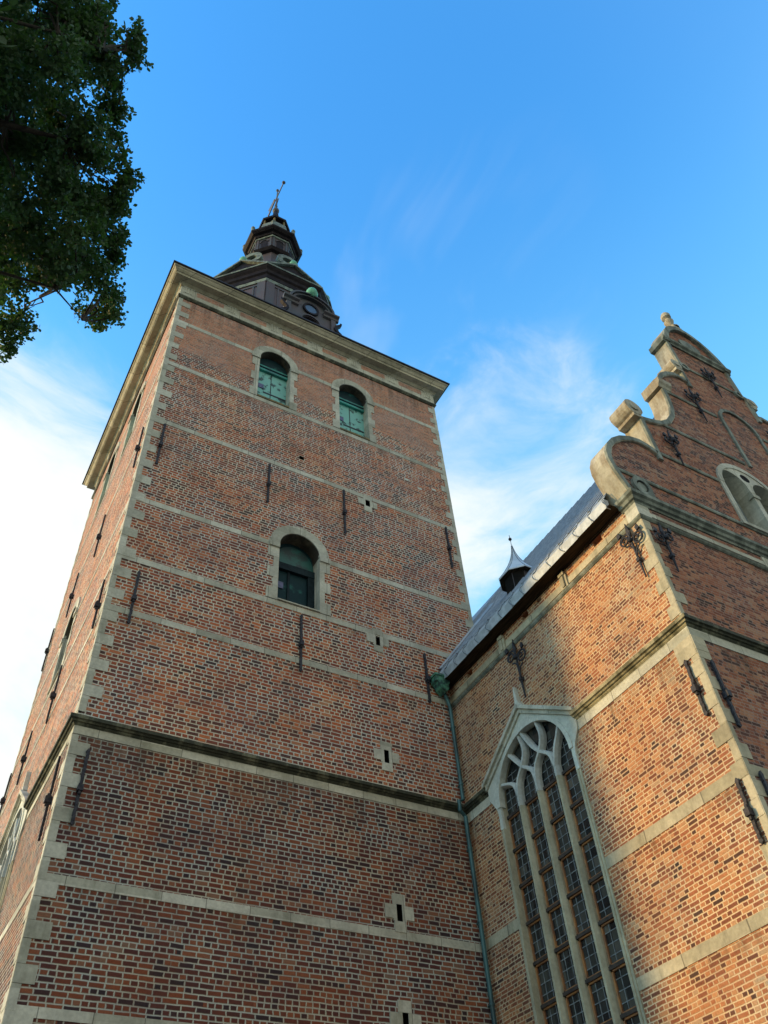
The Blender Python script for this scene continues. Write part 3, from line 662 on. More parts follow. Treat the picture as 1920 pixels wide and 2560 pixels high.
x_.build('oval_frame', M_SPIRED, dorm)
for s_ in (-1, 1):
    x_ = MB(); x_.strip2d(T, [(s_*(1.32+.16*math.sin(t*.9)), 34.6+.16*t) for t in range(10)], [.10, .16, .2, .18, .14, .12, .12, .14, .12, .08], 0, .16); x_.build('scrollwork', M_SPIRED, dorm)
x_ = MB(); x_.lathe((8.15, DY-.12, 37.32), [(.10, 0), (.24, .1), (.30, .30), (.24, .55), (.10, .72), (.02, .8)], 12); x_.build('finial', M_BALL, dorm, True)

# ================================================================ WING WITH GABLE
YW1 = 17.0
wing = thing('gabled_church_wing', (20.1, 12.8, 0), 'red brick church wing with scrolled step gable, lead roof and tall traceried window', 'church wing')
ZE = 16.85
mb = MB()
PUT = [(9.95, 16.55, .16, .10), (12.45, 16.58, .09, .07), (13.10, 16.54, .13, .09), (15.9, 16.52, .13, .09)]
mb.panel(Wf, [(YG, 0), (YW1, 0), (YW1, 17.2), (YG, 17.2)], [goth_loop(GC)]+[rect_loop(*p) for p in PUT])
for p in PUT:
    mb.ribbon(Wf, rect_loop(*p), 0, -.35)
mb.build('side_wall', M_NAVE, wing)
t_ = MB()
for c, z, hw, hh in PUT: t_.box(Wf, c-hw-.02, c+hw+.02, z-hh-.02, z+hh+.02, -.4, -.33)
t_.build('putlog_holes', M_DARK, wing)

# gable outline, left half then mirrored
OL = [(12.72, 16.9), (12.57, 17.25), (12.44, 17.62), (12.375, 18.0), (12.41, 18.32), (12.56, 18.70), (12.83, 19.06), (13.2, 19.38), (13.62, 19.60), (14.0, 19.69), (14.3, 19.63), (14.58, 19.5),
      (14.58, 21.15), (14.85, 21.22), (15.2, 21.33), (15.55, 21.49), (15.92, 21.80), (16.28, 22.32), (16.48, 22.87), (16.57, 23.5), (16.58, 23.95), (16.60, 24.45), (16.72, 24.75), (16.95, 25.08), (17.32, 25.42), (17.75, 25.66), (18.15, 25.70), (18.38, 25.62),
      (18.38, 26.85), (18.56, 26.95), (18.56, 28.4), (18.60, 28.7), (18.80, 29.2), (19.05, 29.62), (19.35, 29.93), (19.7, 30.15), (20.1, 30.23)]
OUT = OL+[(2*XA-x, z) for x, z in reversed(OL[:-1])]
TW = [(17.78, .56, 17.86, 19.85), (19.12, .56, 17.86, 19.85)]
twin_holes = [arch_loop(c, r, s_, p_, 12) for c, r, s_, p_ in TW]
mb = MB()
mb.panel(G, [(XW, 0), (2*XA-XW, 0)]+[(2*XA-XW, 16.9)]+list(reversed(OUT))[1:-1]+[(XW, 16.9)], twin_holes)
back = [(XW, 0), (2*XA-XW, 0)]+list(reversed(OUT))
mb.panel(G, back, [], -.52)
mb.face([(2*XA-XW, YG, 0), (2*XA-XW, YW1+6, 0), (2*XA-XW, YW1+6, 17.2), (2*XA-XW, YG, 17.2)])
mb.build('gable_wall', M_GABLE, wing)

# coping following the outline
def offset(pts, d):
    P = [Vector(p) for p in pts]; o_ = []
    for i, p in enumerate(P):
        t0 = (p-P[i-1]).normalized() if i else None; t1 = (P[i+1]-p).normalized() if i < len(P)-1 else None
        if t0 is None: t0 = t1
        if t1 is None: t1 = t0
        n0 = Vector((-t0.y, t0.x)); n1 = Vector((-t1.y, t1.x)); m_ = (n0+n1)
        if m_.length < .3: m_ = n0
        m_.normalize(); sc = 1/max(.5, m_.dot(n0)); o_.append(p+m_*d*sc)
    return o_
def coping(pts, wi=.13, wo_=.05, w0=-.60, w1=.06):
    cp = MB()
    a = offset(pts, wo_); b_ = offset(pts, -wi)
    for i in range(len(pts)-1):
        q_ = [a[i], a[i+1], b_[i+1], b_[i]]
        vs = [G(x.x, x.y, w0) for x in q_]+[G(x.x, x.y, w1) for x in q_]
        cp.raw(vs, [(0, 1, 2, 3), (4, 5, 6, 7), (0, 1, 5, 4), (2, 3, 7, 6)]+([(0, 3, 7, 4)] if i == 0 else [])+([(1, 2, 6, 5)] if i == len(pts)-2 else []))
    cp.build('coping', M_COPE, wing)
for a_, b_ in ((0, 12), (12, 13), (13, 21), (21, 28), (27, 29), (29, 31)):
    seg = OL[a_:b_]
    if (a_, b_) == (12, 13): seg = [(14.58, 19.2), (14.58, 21.15)]
    if (a_, b_) == (13, 21): seg = [(14.58, 21.15)]+OL[13:21]
    if (a_, b_) == (27, 29): seg = [(18.38, 25.3), (18.38, 26.85)]
    if (a_, b_) == (29, 31): seg = [(18.56, 26.9), (18.56, 28.4)]
    coping(seg); coping([(2*XA-x, z) for x, z in reversed(seg)])
arcp = OL[30:]+[(2*XA-x, z) for x, z in reversed(OL[30:-1])]
coping(arcp, .10, .09, -.62, .12)
# front edges of the coping are grey: thin facing strips
def facing(pts, wi=.14, wo_=.052, w1=.075, w0=.0):
    cf_ = MB()
    a = offset(pts, wo_); b_ = offset(pts, -wi)
    for i in range(len(pts)-1):
        q_ = [a[i], a[i+1], b_[i+1], b_[i]]
        vs = [G(x.x, x.y, w0) for x in q_]+[G(x.x, x.y, w1) for x in q_]
        cf_.raw(vs, [(4, 5, 6, 7), (0, 1, 5, 4), (2, 3, 7, 6)])
    cf_.build('coping_face', M_GMOULD, wing)
for seg in (OL[0:12], [(14.58, 19.2), (14.58, 21.15)]+OL[13:21], OL[21:28], [(18.38, 25.3), (18.38, 26.85)], [(18.56, 26.9), (18.56, 28.4)]):
    facing(seg, .11); facing([(2*XA-x, z) for x, z in reversed(seg)], .11)
facing(arcp, .13, .092, .135)

# rolled scroll ends and caps on the steps
for sg in (1, -1):
    mx = (lambda x: x) if sg == 1 else (lambda x: 2*XA-x)
    for (cx_, cz_, r_) in ((14.42, 21.52, .33), (18.22, 26.55, .26)):
        a = MB(); lp_ = [(mx(cx_)+r_*math.cos(t*PI/10), cz_+r_*1.0*math.sin(t*PI/10)) for t in range(20)]
        a.prism(G, lp_, -.60, .10); a.prism(G, [(mx(cx_)+.5*r_*math.cos(t*PI/8), cz_+.5*r_*math.sin(t*PI/8)) for t in range(16)], .10, .14)
        u0, u1 = sorted((mx(cx_-.12), mx(cx_+.22))); a.box(G, u0, u1, cz_-r_-.10, cz_-r_+.02, -.60, .09)
        a.build('scroll_roll', M_COPE, wing)
    a = MB(); u0, u1 = sorted((mx(16.42), mx(16.98))); a.extrude(G, u0, u1, [(-.62, 24.02), (.06, 24.02), (.10, 24.12), (.16, 24.2), (.18, 24.36), (.0, 24.45), (-.62, 24.45)])
    a.build('scroll_cap', M_COPE, wing)
    # small volutes with eyes
    for (cx_, cz_, r_, rz_) in ((13.22, 17.33, .32, .36), (18.75, 26.78, .22, .2)):
        a = MB(); o1 = arc(mx(cx_), cz_, r_, 0, 2*PI, 20, rz_); i1 = arc(mx(cx_), cz_, r_*.6, 0, 2*PI, 20, rz_*.6)
        for i in range(20): a.prism(G, [i1[i], o1[i], o1[i+1], i1[i+1]], 0, .09)
        a.prism(G, arc(mx(cx_), cz_, r_*.45, 0, 2*PI, 16, rz_*.45)[:-1], 0, .06)
        if r_ > .3: a.prism(G, [(mx(cx_+.05), cz_-rz_*.85), (mx(cx_+.34), cz_-.42), (mx(cx_+.30), cz_+.05)], 0, .085)
        a.build('volute', M_GMOULD, wing)
a = MB(); a.extrude(G, 18.36, 2*XA-18.36, [(-.62, 28.36), (.06, 28.36), (.08, 28.44), (.15, 28.5), (.17, 28.58), (.0, 28.64), (-.62, 28.64)])
a.build('pediment_cornice', M_GMOULD, wing)
a = MB(); a.prism(G, arc(20.05, 29.15, .55, 0, 2*PI, 24, .32)[:-1], 0, .05); a.build('cartouche', M_GMOULD, wing)
a = MB(); a.box(G, 19.75, 20.45, 30.2, 30.42, -.45, .1); a.box(G, 19.86, 20.34, 30.42, 30.75, -.38, .03)
a.lathe((20.1, YG+.17, 30.75), [(.26, 0), (.26, .06), (.13, .14), (.10, .3), (.17, .5), (.20, .62), (.12, .74), (.08, .85), (.19, .92), (.20, 1.08), (.14, 1.22), (.02, 1.26)], 14)
a.build('gable_finial', M_COPE, wing, False)

# stone bands on the gable front
def span(z):
    xs = []
    for (x0, z0), (x1, z1) in zip(OL[:-1], OL[1:]):
        if (z0-z)*(z1-z) <= 0 and z0 != z1: xs.append(x0+(x1-x0)*(z-z0)/(z1-z0))
    return max(xs) if xs else XW
for z, h, cuts in ((17.68, .12, []), (19.52, .12, [(16.95, 19.95)]), (21.38, .13, [(19.0, 21.2)]), (23.90, .12, [(19.0, 21.2)]), (26.82, .11, [])):
    a = MB(); x0 = span(z+.05)+.12
    for p, q_ in seg_minus(x0, 2*XA-x0, cuts): a = MB(); a.extrude(G, p, q_, [(-.02, z), (.03, z), (.05, z+.04), (.05, z+h-.02), (.02, z+h), (-.02, z+h)]); a.build('stone_band', M_GMOULD, wing)
# entablature of the gable (turns the corner a little onto the side wall)
PE = [(-.05, 16.52), (.03, 16.52), (.05, 16.58), (.10, 16.60), (.13, 16.68), (.19, 16.72), (.20, 16.82), (.15, 16.86), (-.05, 16.92)]
a = MB(); a.extrude(G, XW, 2*XA-XW, PE, -1, 1); a.extrude(Wf, YG, YG+.42, PE, -1, 0); a.build('main_cornice', M_GMOULD, wing)
a = MB(); a.box(G, XW-.02, 2*XA-XW, 16.20, 16.34, -.05, .02); a.box(G, XW-.025, XW+.40, 15.98+.12, 16.518, -.05, .026)
for x in (17.0, 19.9, 22.8): a.box(G, x, x+.35, 16.02, 16.518, -.05, .028)
a.box(Wf, YG, YG+.36, 16.10, 16.518, -.05, .026)
a.build('stone_band', M_STONE, wing)
PL = [(-.05, 15.98), (.02, 15.98), (.06, 16.02), (.08, 16.06), (.02, 16.10), (-.05, 16.1)]
a = MB(); a.extrude(G, XW, 2*XA-XW, PL, -1, 1); a.extrude(Wf, YG, YW1, PL, -1, 0); a.build('architrave', M_GMOULD, wing)
# side wall: stone cornice bands and brackets below the eaves
a = MB(); a.box(Wf, YG+.36, YW1, 16.16, 16.36, -.05, .02)
a.build('stone_band', M_CREAM, wing)
for y in (11.38, 14.22):
    a = MB(); a.box(Wf, y-.13, y+.13, 16.10, 16.50, .0, .06); a.box(Wf, y-.10, y+.10, 16.50, 16.60, .0, .10); a.box(Wf, y-.05, y+.05, 16.14, 16.48, .05, .09); a.build('bracket', M_CREAM, wing)
# string course
a = MB(); a.extrude(G, XW, 2*XA-XW, PROF, -1, 1); a.build('string_course', M_MOULD, wing)
a = MB(); a.extrude(Wf, YG, GC-1.80, PROF, -1, 0); a.build('string_course', M_TAN, wing)
a = MB(); a.extrude(Wf, GC+1.86, YW1, PROF, 0, 0); a.build('string_course', M_MOULD, wing)
for T, a_, b_ in ((G, XW-.012, 2*XA-XW), (Wf, YG, GC-1.80), (Wf, GC+1.86, YW1)): one_box(T, a_, b_, 12.40, 12.638, -.05, .018 if T is Wf else .0185, 'stone_band', M_STONE, wing)
for z0, z1 in ((9.22, 9.46), (6.92, 7.14), (4.6, 4.8), (2.3, 2.5)):
    for T, a_, b_ in ((G, XW-.008, 2*XA-XW), (Wf, YG, GC-GR-.12), (Wf, GC+GR+.12, YW1)): one_box(T, a_, b_, z0, z1, -.05, .014, 'stone_band', M_CREAM, wing)
# quoins at the gable corner
q1 = MB()
for T, u, sg, ph, lg, sh_ in ((G, XW-.011, 1, 12.60, .30, .12), (Wf, YG, 1, 12.25, .36, .15)):
    for lo, hi in ((0, 12.42), (12.97, 15.97)):
        quoins(lo, hi, T, u, sg, phase=ph, short=sh_, long_=lg, seed=int(u*5)).build('quoins', M_CREAM, wing)
q1.box(Wf, YG, YG+.50, 11.95, 12.40, -.05, .024); q1.build('cornerstone', M_CREAM, wing); q1 = MB(); q1.box(G, XW-.016, XW+.35, 12.05, 12.42, -.05, .026)
q1.build('cornerstone', M_CREAM, wing)

# twin window of the gable
tw = MB()
cx2 = (TW[0][0]+TW[1][0])/2
for c, r, s_, p_ in TW: tw.ribbon(G, arch_loop(c, r, s_, p_, 12), .03, -.5)
a_ = arc(cx2, 19.62, 1.42, 0, PI, 20, 1.30); b_ = arc(cx2, 19.62, 1.24, 0, PI, 20, 1.12)
for i in range(20): tw.prism(G, [b_[i], a_[i], a_[i+1], b_[i+1]], -.03, .06)
sd = [(cx2+1.24, 19.62)]+arc(cx2, 19.62, 1.24, 0, PI, 18, 1.12)+[(cx2-1.24, 19.62)]
ey = arc(cx2, 20.42, .20, 0, 2*PI, 12, .16)[:-1]
notch = []
for c, r, s_, p_ in TW: notch += [(c-r, 19.64), (c-r, 19.70)]+list(reversed(arc(c, p_, r, 0, PI, 12)))[1:-1]+[(c+r, 19.70), (c+r, 19.64)]
tw.panel(G, [(cx2+1.24, 19.62)]+arc(cx2, 19.62, 1.24, 0, PI, 18, 1.12)[1:-1]+[(cx2-1.24, 19.62)]+notch, [ey], .035)
for s_ in (-1, 1):
    a_, b_ = sorted((cx2+s_*1.24, cx2+s_*1.42)); tw.box(G, a_, b_, 17.82, 19.62, -.03, .05)
tw.box(G, cx2-.106, cx2+.106, 17.86, 19.66, -.45, .04); tw.box(G, cx2-.16, cx2+.16, 19.5, 19.66, -.1, .07)
tw.box(G, cx2-1.5, cx2+1.5, 17.74, 17.86, -.03, .09)
twin = tw.build('twin_window', M_STONE, wing)
a = MB()
for c, r, s_, p_ in TW: a.panel(G, arch_loop(c, r+.03, s_, p_, 12), [], -.46)
a.build('panel', M_GPAN, twin)
a = MB(); a.prism(G, ey, -.02, .03); a.build('oculus', M_DARK, twin)
# blind niche frame
a = MB(); nx, nr = 20.1, .93
oa = arc(nx, 23.95, nr, 0, PI, 18); ia = arc(nx, 23.95, nr-.13, 0, PI, 18)
for i in range(18): a.prism(G, [ia[i], oa[i], oa[i+1], ia[i+1]], -.02, .07)
for s_ in (-1, 1):
    p, q_ = sorted((nx+s_*nr, nx+s_*(nr-.13))); a.box(G, p, q_, 21.4, 23.95, -.02, .06)
a.build('blind_niche', M_GMOULD, wing)

# ornate crozier anchors and plain anchors
def ornate(T, u, z0, z1, parent):
    a = MB(); s_ = (z1-z0)/1.8
    a.tube([T(u, z0, .06), T(u, z0+.5*s_, .07), T(u, z1-.35*s_, .09)], [.02, .035, .032], 6)
    a.prism(T, [(u-.06, z1-.35*s_), (u, z1), (u+.06, z1-.35*s_), (u, z1-.5*s_)], .06, .10)
    hc = z1-.62*s_
    for sg, dz, r0 in ((-1, -.06, .20), (1, .16, .18)):
        pts = []
        for i in range(30):
            t = i/29; an = (PI if sg > 0 else 0)-sg*(.35+t*1.75*2*PI)*1.0; rr = r0*s_*(1-.80*t)
            pts.append(T(u+sg*r0*s_*1.02+rr*math.cos(an), hc+dz*s_+rr*math.sin(an), .07+.05*t))
        a.tube(pts, [.030-.014*i/29 for i in range(30)], 6)
        a.tube([T(u, hc+(dz-.42)*s_, .07), T(u+sg*.07*s_, hc+(dz-.27)*s_, .09), T(u+sg*.20*s_, hc+(dz-.20)*s_, .08)], [.024, .022, .016], 5)
        cx_, cz_ = u+sg*.30*s_, hc+(dz+.26)*s_
        a.prism(T, [(cx_-.07, cz_-.05), (cx_-.02, cz_+.10), (cx_+.05, cz_+.03), (cx_+.03, cz_-.08)], .07, .12)
    a.ball(T(u, hc+.02, .13), .07, 8)
    a.box(T, u-.045, u+.045, z0+.50*s_, z0+.60*s_, 0, .12)
    return a.build('ornate_wall_anchor', M_IRON, parent)
for u, z0, z1 in ((8.95, 14.42, 16.16), (13.72, 14.25, 16.14)): ornate(Wf, u, z0, z1, wing)
for u, z0, z1 in ((15.55, 19.46, 21.05), (18.15, 23.1, 25.05), (20.1, 25.75, 27.7), (2*XA-18.15, 23.1, 25.05), (2*XA-15.55, 19.46, 21.05), (20.1, 19.5, 21.15), (13.18, 14.37, 15.95)): ornate(G, u, z0, z1, wing)
for u, z0, z1 in ((8.83, 10.72, 11.86), (8.76, 8.12, 9.15)): anchor(Wf, u, z0, z1, wing)
for u, z0, z1 in ((12.97, 10.32, 11.7), (12.98, 8.0, 9.2)): anchor(G, u, z0, z1, wing)

# eaves, roof
a = MB(); a.box(ID, 12.34, XW, YG+.42, YW1, 16.69, 16.73); a.build('soffit', M_SOFFIT, wing)
a = MB(); a.box(ID, XW-.06, XW, YG+.42, YW1, 16.655, 16.69); a.build('eaves_board', M_SOFFIT, wing)
a = MB(); SL = 1.39
xs = [12.10, 12.16, 12.60]; zs = [16.78, 17.03, 17.42]
yy = [YG+.52]
rnd = random.Random(5)
while yy[-1] < YW1: yy.append(min(YW1, yy[-1]+.56+rnd.uniform(-.05, .05)))
for i in range(len(yy)-1):
    y0, y1 = yy[i], yy[i+1]; dz = rnd.uniform(-.012, .012)
    vs = [(x, y, z+dz) for x, z in ((12.32, 16.68), (12.29, 16.94), (12.36, 17.03), (12.44, 17.22)) for y in (y0, y1-.008)]
    a.raw(vs, [(0, 1, 3, 2), (2, 3, 5, 4), (4, 5, 7, 6)])
a.box(ID, 12.31, 12.45, YG+.51, YG+.53, 16.68, 17.0)
a.build('lead_gutter', M_ZINC, wing)
a = MB()
for y in yy[:-1]:
    ph_ = rnd.uniform(-.03, .03); a.tube([(12.31, y-.06, 16.69), (12.285, y+.01+ph_, 16.80), (12.285, y+.05+ph_, 16.90), (12.31, y+.04, 17.0), (12.36, y-.01, 17.05), (12.44, y-.06, 17.23)], .013, 5)
a.build('gutter_seams', M_SEAM, wing)
zr = 17.2+(XA-12.42)*SL
a = MB(); a.raw([(12.42, YG+.5, 17.2), (12.42, 30, 17.2), (XA, 30, zr), (XA, YG+.5, zr), (2*XA-12.42, YG+.5, 17.2), (2*XA-12.42, 30, 17.2)], [(0, 1, 2, 3), (3, 2, 5, 4)])
a.raw([(12.42, 30, 17.2), (XA, 30, zr), (2*XA-12.42, 30, 17.2), (XW, 30, 0), (2*XA-XW, 30, 0)], [(0, 1, 2, 4, 3)])
a.cur = 1
y = YG+.75
while y < YW1+4:       # standing seams
    vs = []
    for x, z in ((12.43, 17.214), (XA, zr)):
        for dy, h in ((-.03, .0), (-.025, .028), (.025, .028), (.03, .0)): vs.append((x-h*.81, y+dy, z+h*.58))
    a.raw(vs, [(0, 1, 5, 4), (1, 2, 6, 5), (2, 3, 7, 6), (0, 1, 2, 3)]); y += .42
a.cur = 0
a.build('roof', [M_LEAD, M_SEAMD], wing)
a = MB(); a.box(ID, 12.45, 14.2, YW1-.12, YW1-.02, 17.0, 17.25); a.raw([(12.4, YW1-.22, 17.25), (12.4, YW1-.02, 17.32), (15.0, YW1-.02, 20.95), (15.0, YW1-.22, 20.85)], [(0, 1, 2, 3)])
a.build('flashing', M_ZINC, wing)

# roof turret
TX, TY, TZ = 13.6, 13.86, 18.86
a = MB(); a.lathe((TX, TY, 0), [(.50, 17.3), (.48, TZ+.02)], 8, PH)
tur = a.build('roof_turret', M_SPIREG, wing)
a = MB()
for k_ in (1, 0, 2, 3, 7, 4, 5, 6):
    aa = -PI/2-k_*PI/4; d = Vector((math.cos(aa), math.sin(aa), 0)); t = Vector((-d.y, d.x, 0)); C0 = Vector((TX, TY, 0))
    TT = lambda u, v, w_: tuple(C0+d*w_+t*u+Vector((0, 0, v)))
    if k_ in (1, 2, 3): a.box(TT, -.17, .17, 17.95, TZ-.06, .40, .463)
a.build('louvre', M_DARK, tur)
a = MB(); pr_ = [(.655, TZ-.03), (.66, TZ+.01)]+[(.64*(1-t/10)**2.1+.02*(1-t/10)+.012, TZ+.01+1.62*(t/10)) for t in range(1, 11)]
a.lathe((TX, TY, 0), pr_, 8, PH); a.build('turret_roof', M_ZINC2, tur)
a = MB(); a.lathe((TX, TY, 0), [(.46, TZ-.04), (.64, TZ-.03)], 8, PH); a.build('turret_soffit', M_SOFFIT, tur)
a = MB()
for j in range(8):
    an = PH+j*PI/4; a.tube([(TX+r_*math.cos(an), TY+r_*math.sin(an), z) for r_, z in pr_[1:-1]], .010, 4)
a.build('roof_ribs', M_SEAM, tur)
a = MB(); a.ball((TX, TY, TZ+1.78), .055, 10); a.tube([(TX, TY, TZ+1.55), (TX, TY, TZ+1.96)], .010, 5); a.build('turret_ball', M_IRON, tur)

# ---------------------------------------------------------------- gothic window
def gothic(T, c, parent, sgn=1):
    s_ = MB(); fw = .10
    inner = goth_loop(c)
    s_.ribbon(T, inner, .03, -.20)
    # moulded jambs
    for sg in (-1, 1):
        for o_, w_ in ((0, .055), (.06, .03)):
            a_, b_ = sorted((c+sg*(GR+o_-.002), c+sg*(GR+o_+.06))); s_.box(T, a_, b_, GSILL, 11.55, -.03, w_)
    win = s_.build('tall_window', M_MULL, parent)
    # pale head: spandrel with scalloped ears under the hood
    h = MB()
    ear = [(1.84, 12.75), (1.82, 12.45), (1.70, 12.28), (1.60, 12.12), (1.56, 11.95), (1.575, 11.55)]
    op = [(c+GR-.004, 11.55)]+arc(c, GSP, GR-.004, 0, PI, 24)+[(c-GR+.004, 11.55)]
    poly = [(c+GR-.004, 11.55)]+[(c+x, z) for x, z in reversed(ear)]+[(c, 14.02)]+[(c-x, z) for x, z in ear]+list(reversed(op))[:-1]
    h.prism(T, poly, -.02, .05)
    oa = arc(c, GSP, GR+.09, 0, PI, 24); ia = arc(c, GSP, GR-.03, 0, PI, 24)
    for i in range(24): h.prism(T, [ia[i], oa[i], oa[i+1], ia[i+1]], -.10, .075)
    h.build('window_head', M_WHITE, win)
    hd = MB()
    for sg in (-1, 1):
        for (off, th, w_) in ((0.0, .16, .10), (.12, .10, .17)):
            p0 = (c+sg*1.90, 12.72+off); p1 = (c, 13.98+off); hd.prism(T, [p0, (p0[0], p0[1]+th*1.0), (p1[0], p1[1]+th*1.2), p1], -.02, w_)
    hd.build('hood_mould', M_MOULD if sgn < 0 else M_STONE, win)
    f_ = MB(); f_.prism(T, [(c-.13, 14.16), (c+.13, 14.16), (c+.06, 14.30), (c+.035, 14.62), (c, 14.78), (c-.035, 14.62), (c-.06, 14.30)], -.02, .12); f_.build('hood_finial', M_WHITE, win)
    # mullions with chamfered noses
    mu = MB(); sp_ = .745
    for j in (-1, 0, 1):
        u = c+j*sp_; pr_ = [(u-.072, -.17), (u-.068, -.08), (u-.030, .02), (u+.030, .02), (u+.068, -.08), (u+.072, -.17)]
        vs = [T(a, z, b_) for z in (GSILL, 11.85) for a, b_ in pr_]; n = 6
        mu.raw(vs, [(i, (i+1) % n, n+(i+1) % n, n+i) for i in range(n)])
    mu.build('mullions', M_MULL, win)
    tr_ = MB()
    bn = [0]
    def bar(pts, w_=.13):
        bn[0] += 1; dz_ = .004*(bn[0] % 3)+(.006 if bn[0] > 6 and bn[0] % 2 else 0)
        P = [Vector(p) for p in pts]; sm = []
        for i in range(len(P)-1):       # Catmull-Rom
            p0, p1, p2, p3 = P[max(i-1, 0)], P[i], P[i+1], P[min(i+2, len(P)-1)]
            for q_ in range(6):
                t = q_/6; sm.append(.5*((2*p1)+(p2-p0)*t+(2*p0-5*p1+4*p2-p3)*t*t+(3*p1-p0-3*p2+p3)*t**3))
        sm.append(P[-1])
        a_, b_ = [], []
        for i, p in enumerate(sm):
            t = (sm[min(i+1, len(sm)-1)]-sm[max(i-1, 0)]).normalized(); nn_ = Vector((-t.y, t.x)); a_.append((p, nn_))
        sec = [(-.062, -.15), (-.058, -.06), (-.030, .024), (.030, .024), (.058, -.06), (.062, -.15)]
        vs = [T(p.x+nn_.x*o_*w_/.13, p.y+nn_.y*o_*w_/.13, d_+dz_) for p, nn_ in a_ for o_, d_ in sec]; n = 6
        tr_.raw(vs, [(i*n+j, i*n+(j+1) % n, (i+1)*n+(j+1) % n, (i+1)*n+j) for i in range(len(sm)-1) for j in range(n)])
    m1, m2, m3 = c+sp_, c, c-sp_        # m1 = far side
    for m_ in (m1, m2, m3): bar([(m_, 11.80), (m_, 12.10)], .15)
    # ogee net: every mullion throws one long curve each way
    bar([(m1, 12.05), (m1+.12, 12.42), (c+GR-.20, 12.62), (c+GR, 12.60)])
    bar([(m1, 12.05), (m1-.10, 12.42), (m1-.36, 12.72), (m1-.52, 13.05), (c+.32, 13.52)])
    bar([(m2, 12.05), (m2+.10, 12.42), (m2+.40, 12.68), (m2+.62, 12.95), (c+.86, 13.28)])
    bar([(m2, 12.05), (m2-.10, 12.42), (m2-.36, 12.72), (m2-.50, 13.05), (c-.42, 13.50)])
    bar([(m3, 12.05), (m3+.10, 12.42), (m3+.40, 12.68), (m3+.66, 12.98), (c+.22, 13.56)])
    bar([(m3, 12.05), (m3-.12, 12.42), (m3-.30, 12.70), (c-GR+.27, 12.92)])
    tr_.build('tracery', M_TRAC, win)
    # glazing
    gl = MB(); gl.panel(T, goth_loop(c), [], -.17); gl.build('glass', M_GLASS, win)
    fb = MB(); sb = MB(); ld = MB()
    rows = [3.48]; z = 11.84
    while z > 3.5: rows.append(z); z -= .852
    rows = sorted(rows)
    lights = [(c+a, c+b_) for a, b_ in ((-GR, -sp_-.08), (-sp_+.08, -.08), (.08, sp_-.08), (sp_+.08, GR))]
    for a_, b_ in lights:
        for z0, z1 in zip(rows[:-1], rows[1:]):
            for (p, q_, r0, r1) in ((a_, a_+.045, z0, z1), (b_-.045, b_, z0, z1), (a_, b_, z0+.03, z0+.07), (a_, b_, z1-.07, z1-.03)):
                fb.box(T, p, q_, r0+.001, r1-.001, -.17, -.130)
            for j in (1, 2): ld.box(T, a_+(b_-a_)*j/3-.008, a_+(b_-a_)*j/3+.008, z0+.06, z1-.06, -.17, -.158)
            for j in (1, 2, 3): ld.box(T, a_+.04, b_-.04, z0+(z1-z0)*j/4-.008, z0+(z1-z0)*j/4+.008, -.17, -.160)
        for j in (1, 2): ld.box(T, a_+(b_-a_)*j/3-.008, a_+(b_-a_)*j/3+.008, 11.9, 12.9, -.17, -.160)
        for j in range(5): ld.box(T, a_, b_, 12.05+j*.2, 12.066+j*.2, -.17, -.160)
    fb.build('glazing_frames', M_WOOD, win); [one_box(T, c-GR, c+GR, z0-.035, z0+.035, -.165, -.095, 'saddle_bar', M_SADDLE, win) for z0 in rows[1:]]; ld.build('leading', M_LEADING, win)
    s2 = MB(); s2.prism(lambda u, v, w_: T(w_, v, u), [(-.3, GSILL), (-.3, GSILL+.12), (.1, GSILL-.08), (.1, GSILL-.2), (-.1, GSILL-.2)], c-GR-.1, c+GR+.1); s2.build('sill', M_STONE, win)
    return win
gothic(Wf, GC, wing)
gothic(L, 23.0, tower)

# downpipe with hopper head
a = MB(); px, py = 12.56, 16.86
a.tube([(12.40, py-.02, 16.35), (12.50, py, 16.15), (px, py, 15.9), (px, py, 12.98), (px-.16, py-.02, 12.90), (px-.16, py-.02, 12.62), (px, py, 12.5), (px, py, 0.05)], .055, 10)
pipe = a.build('downpipe', M_COPPER, wing)
a = MB(); a.prism(lambda u, v, w_: (u, 16.82-w_, v), [(12.02, 16.78), (12.52, 16.78), (12.50, 16.60), (12.46, 16.56), (12.44, 16.36), (12.34, 16.26), (12.18, 16.36), (12.10, 16.56), (12.04, 16.60)], -.12, .20)
a.box(ID, 11.99, 12.55, 16.59, 16.97, 16.76, 16.83); a.build('hopper_head', M_HOP, pipe)
a = MB()
for z in (15.2, 13.4, 11.6, 9.8, 8.0, 6.2, 4.4, 2.6): a.tube([(px, py, z), (px, py, z+.05)], .070, 10); a.box(ID, px-.02, px+.02, py, YF, z, z+.04)
a.build('pipe_clamps', M_COPPER, pipe)

# ================================================================ TREE
tree = thing('broadleaf_tree', (-8.5, 6.0, 0), 'dark green leafy tree hanging in from the upper left, branches against the sky', 'tree')
rt = random.Random(11)
tk = MB()
tk.tube([(-8.5, 6, 0), (-8.4, 6, 1.5), (-8.1, 5.9, 4), (-7.6, 5.8, 7), (-7.2, 5.6, 10), (-6.9, 5.4, 13)], [.62, .45, .38, .32, .25, .14], 14)
tk.build('trunk', M_BARK, tree, True)
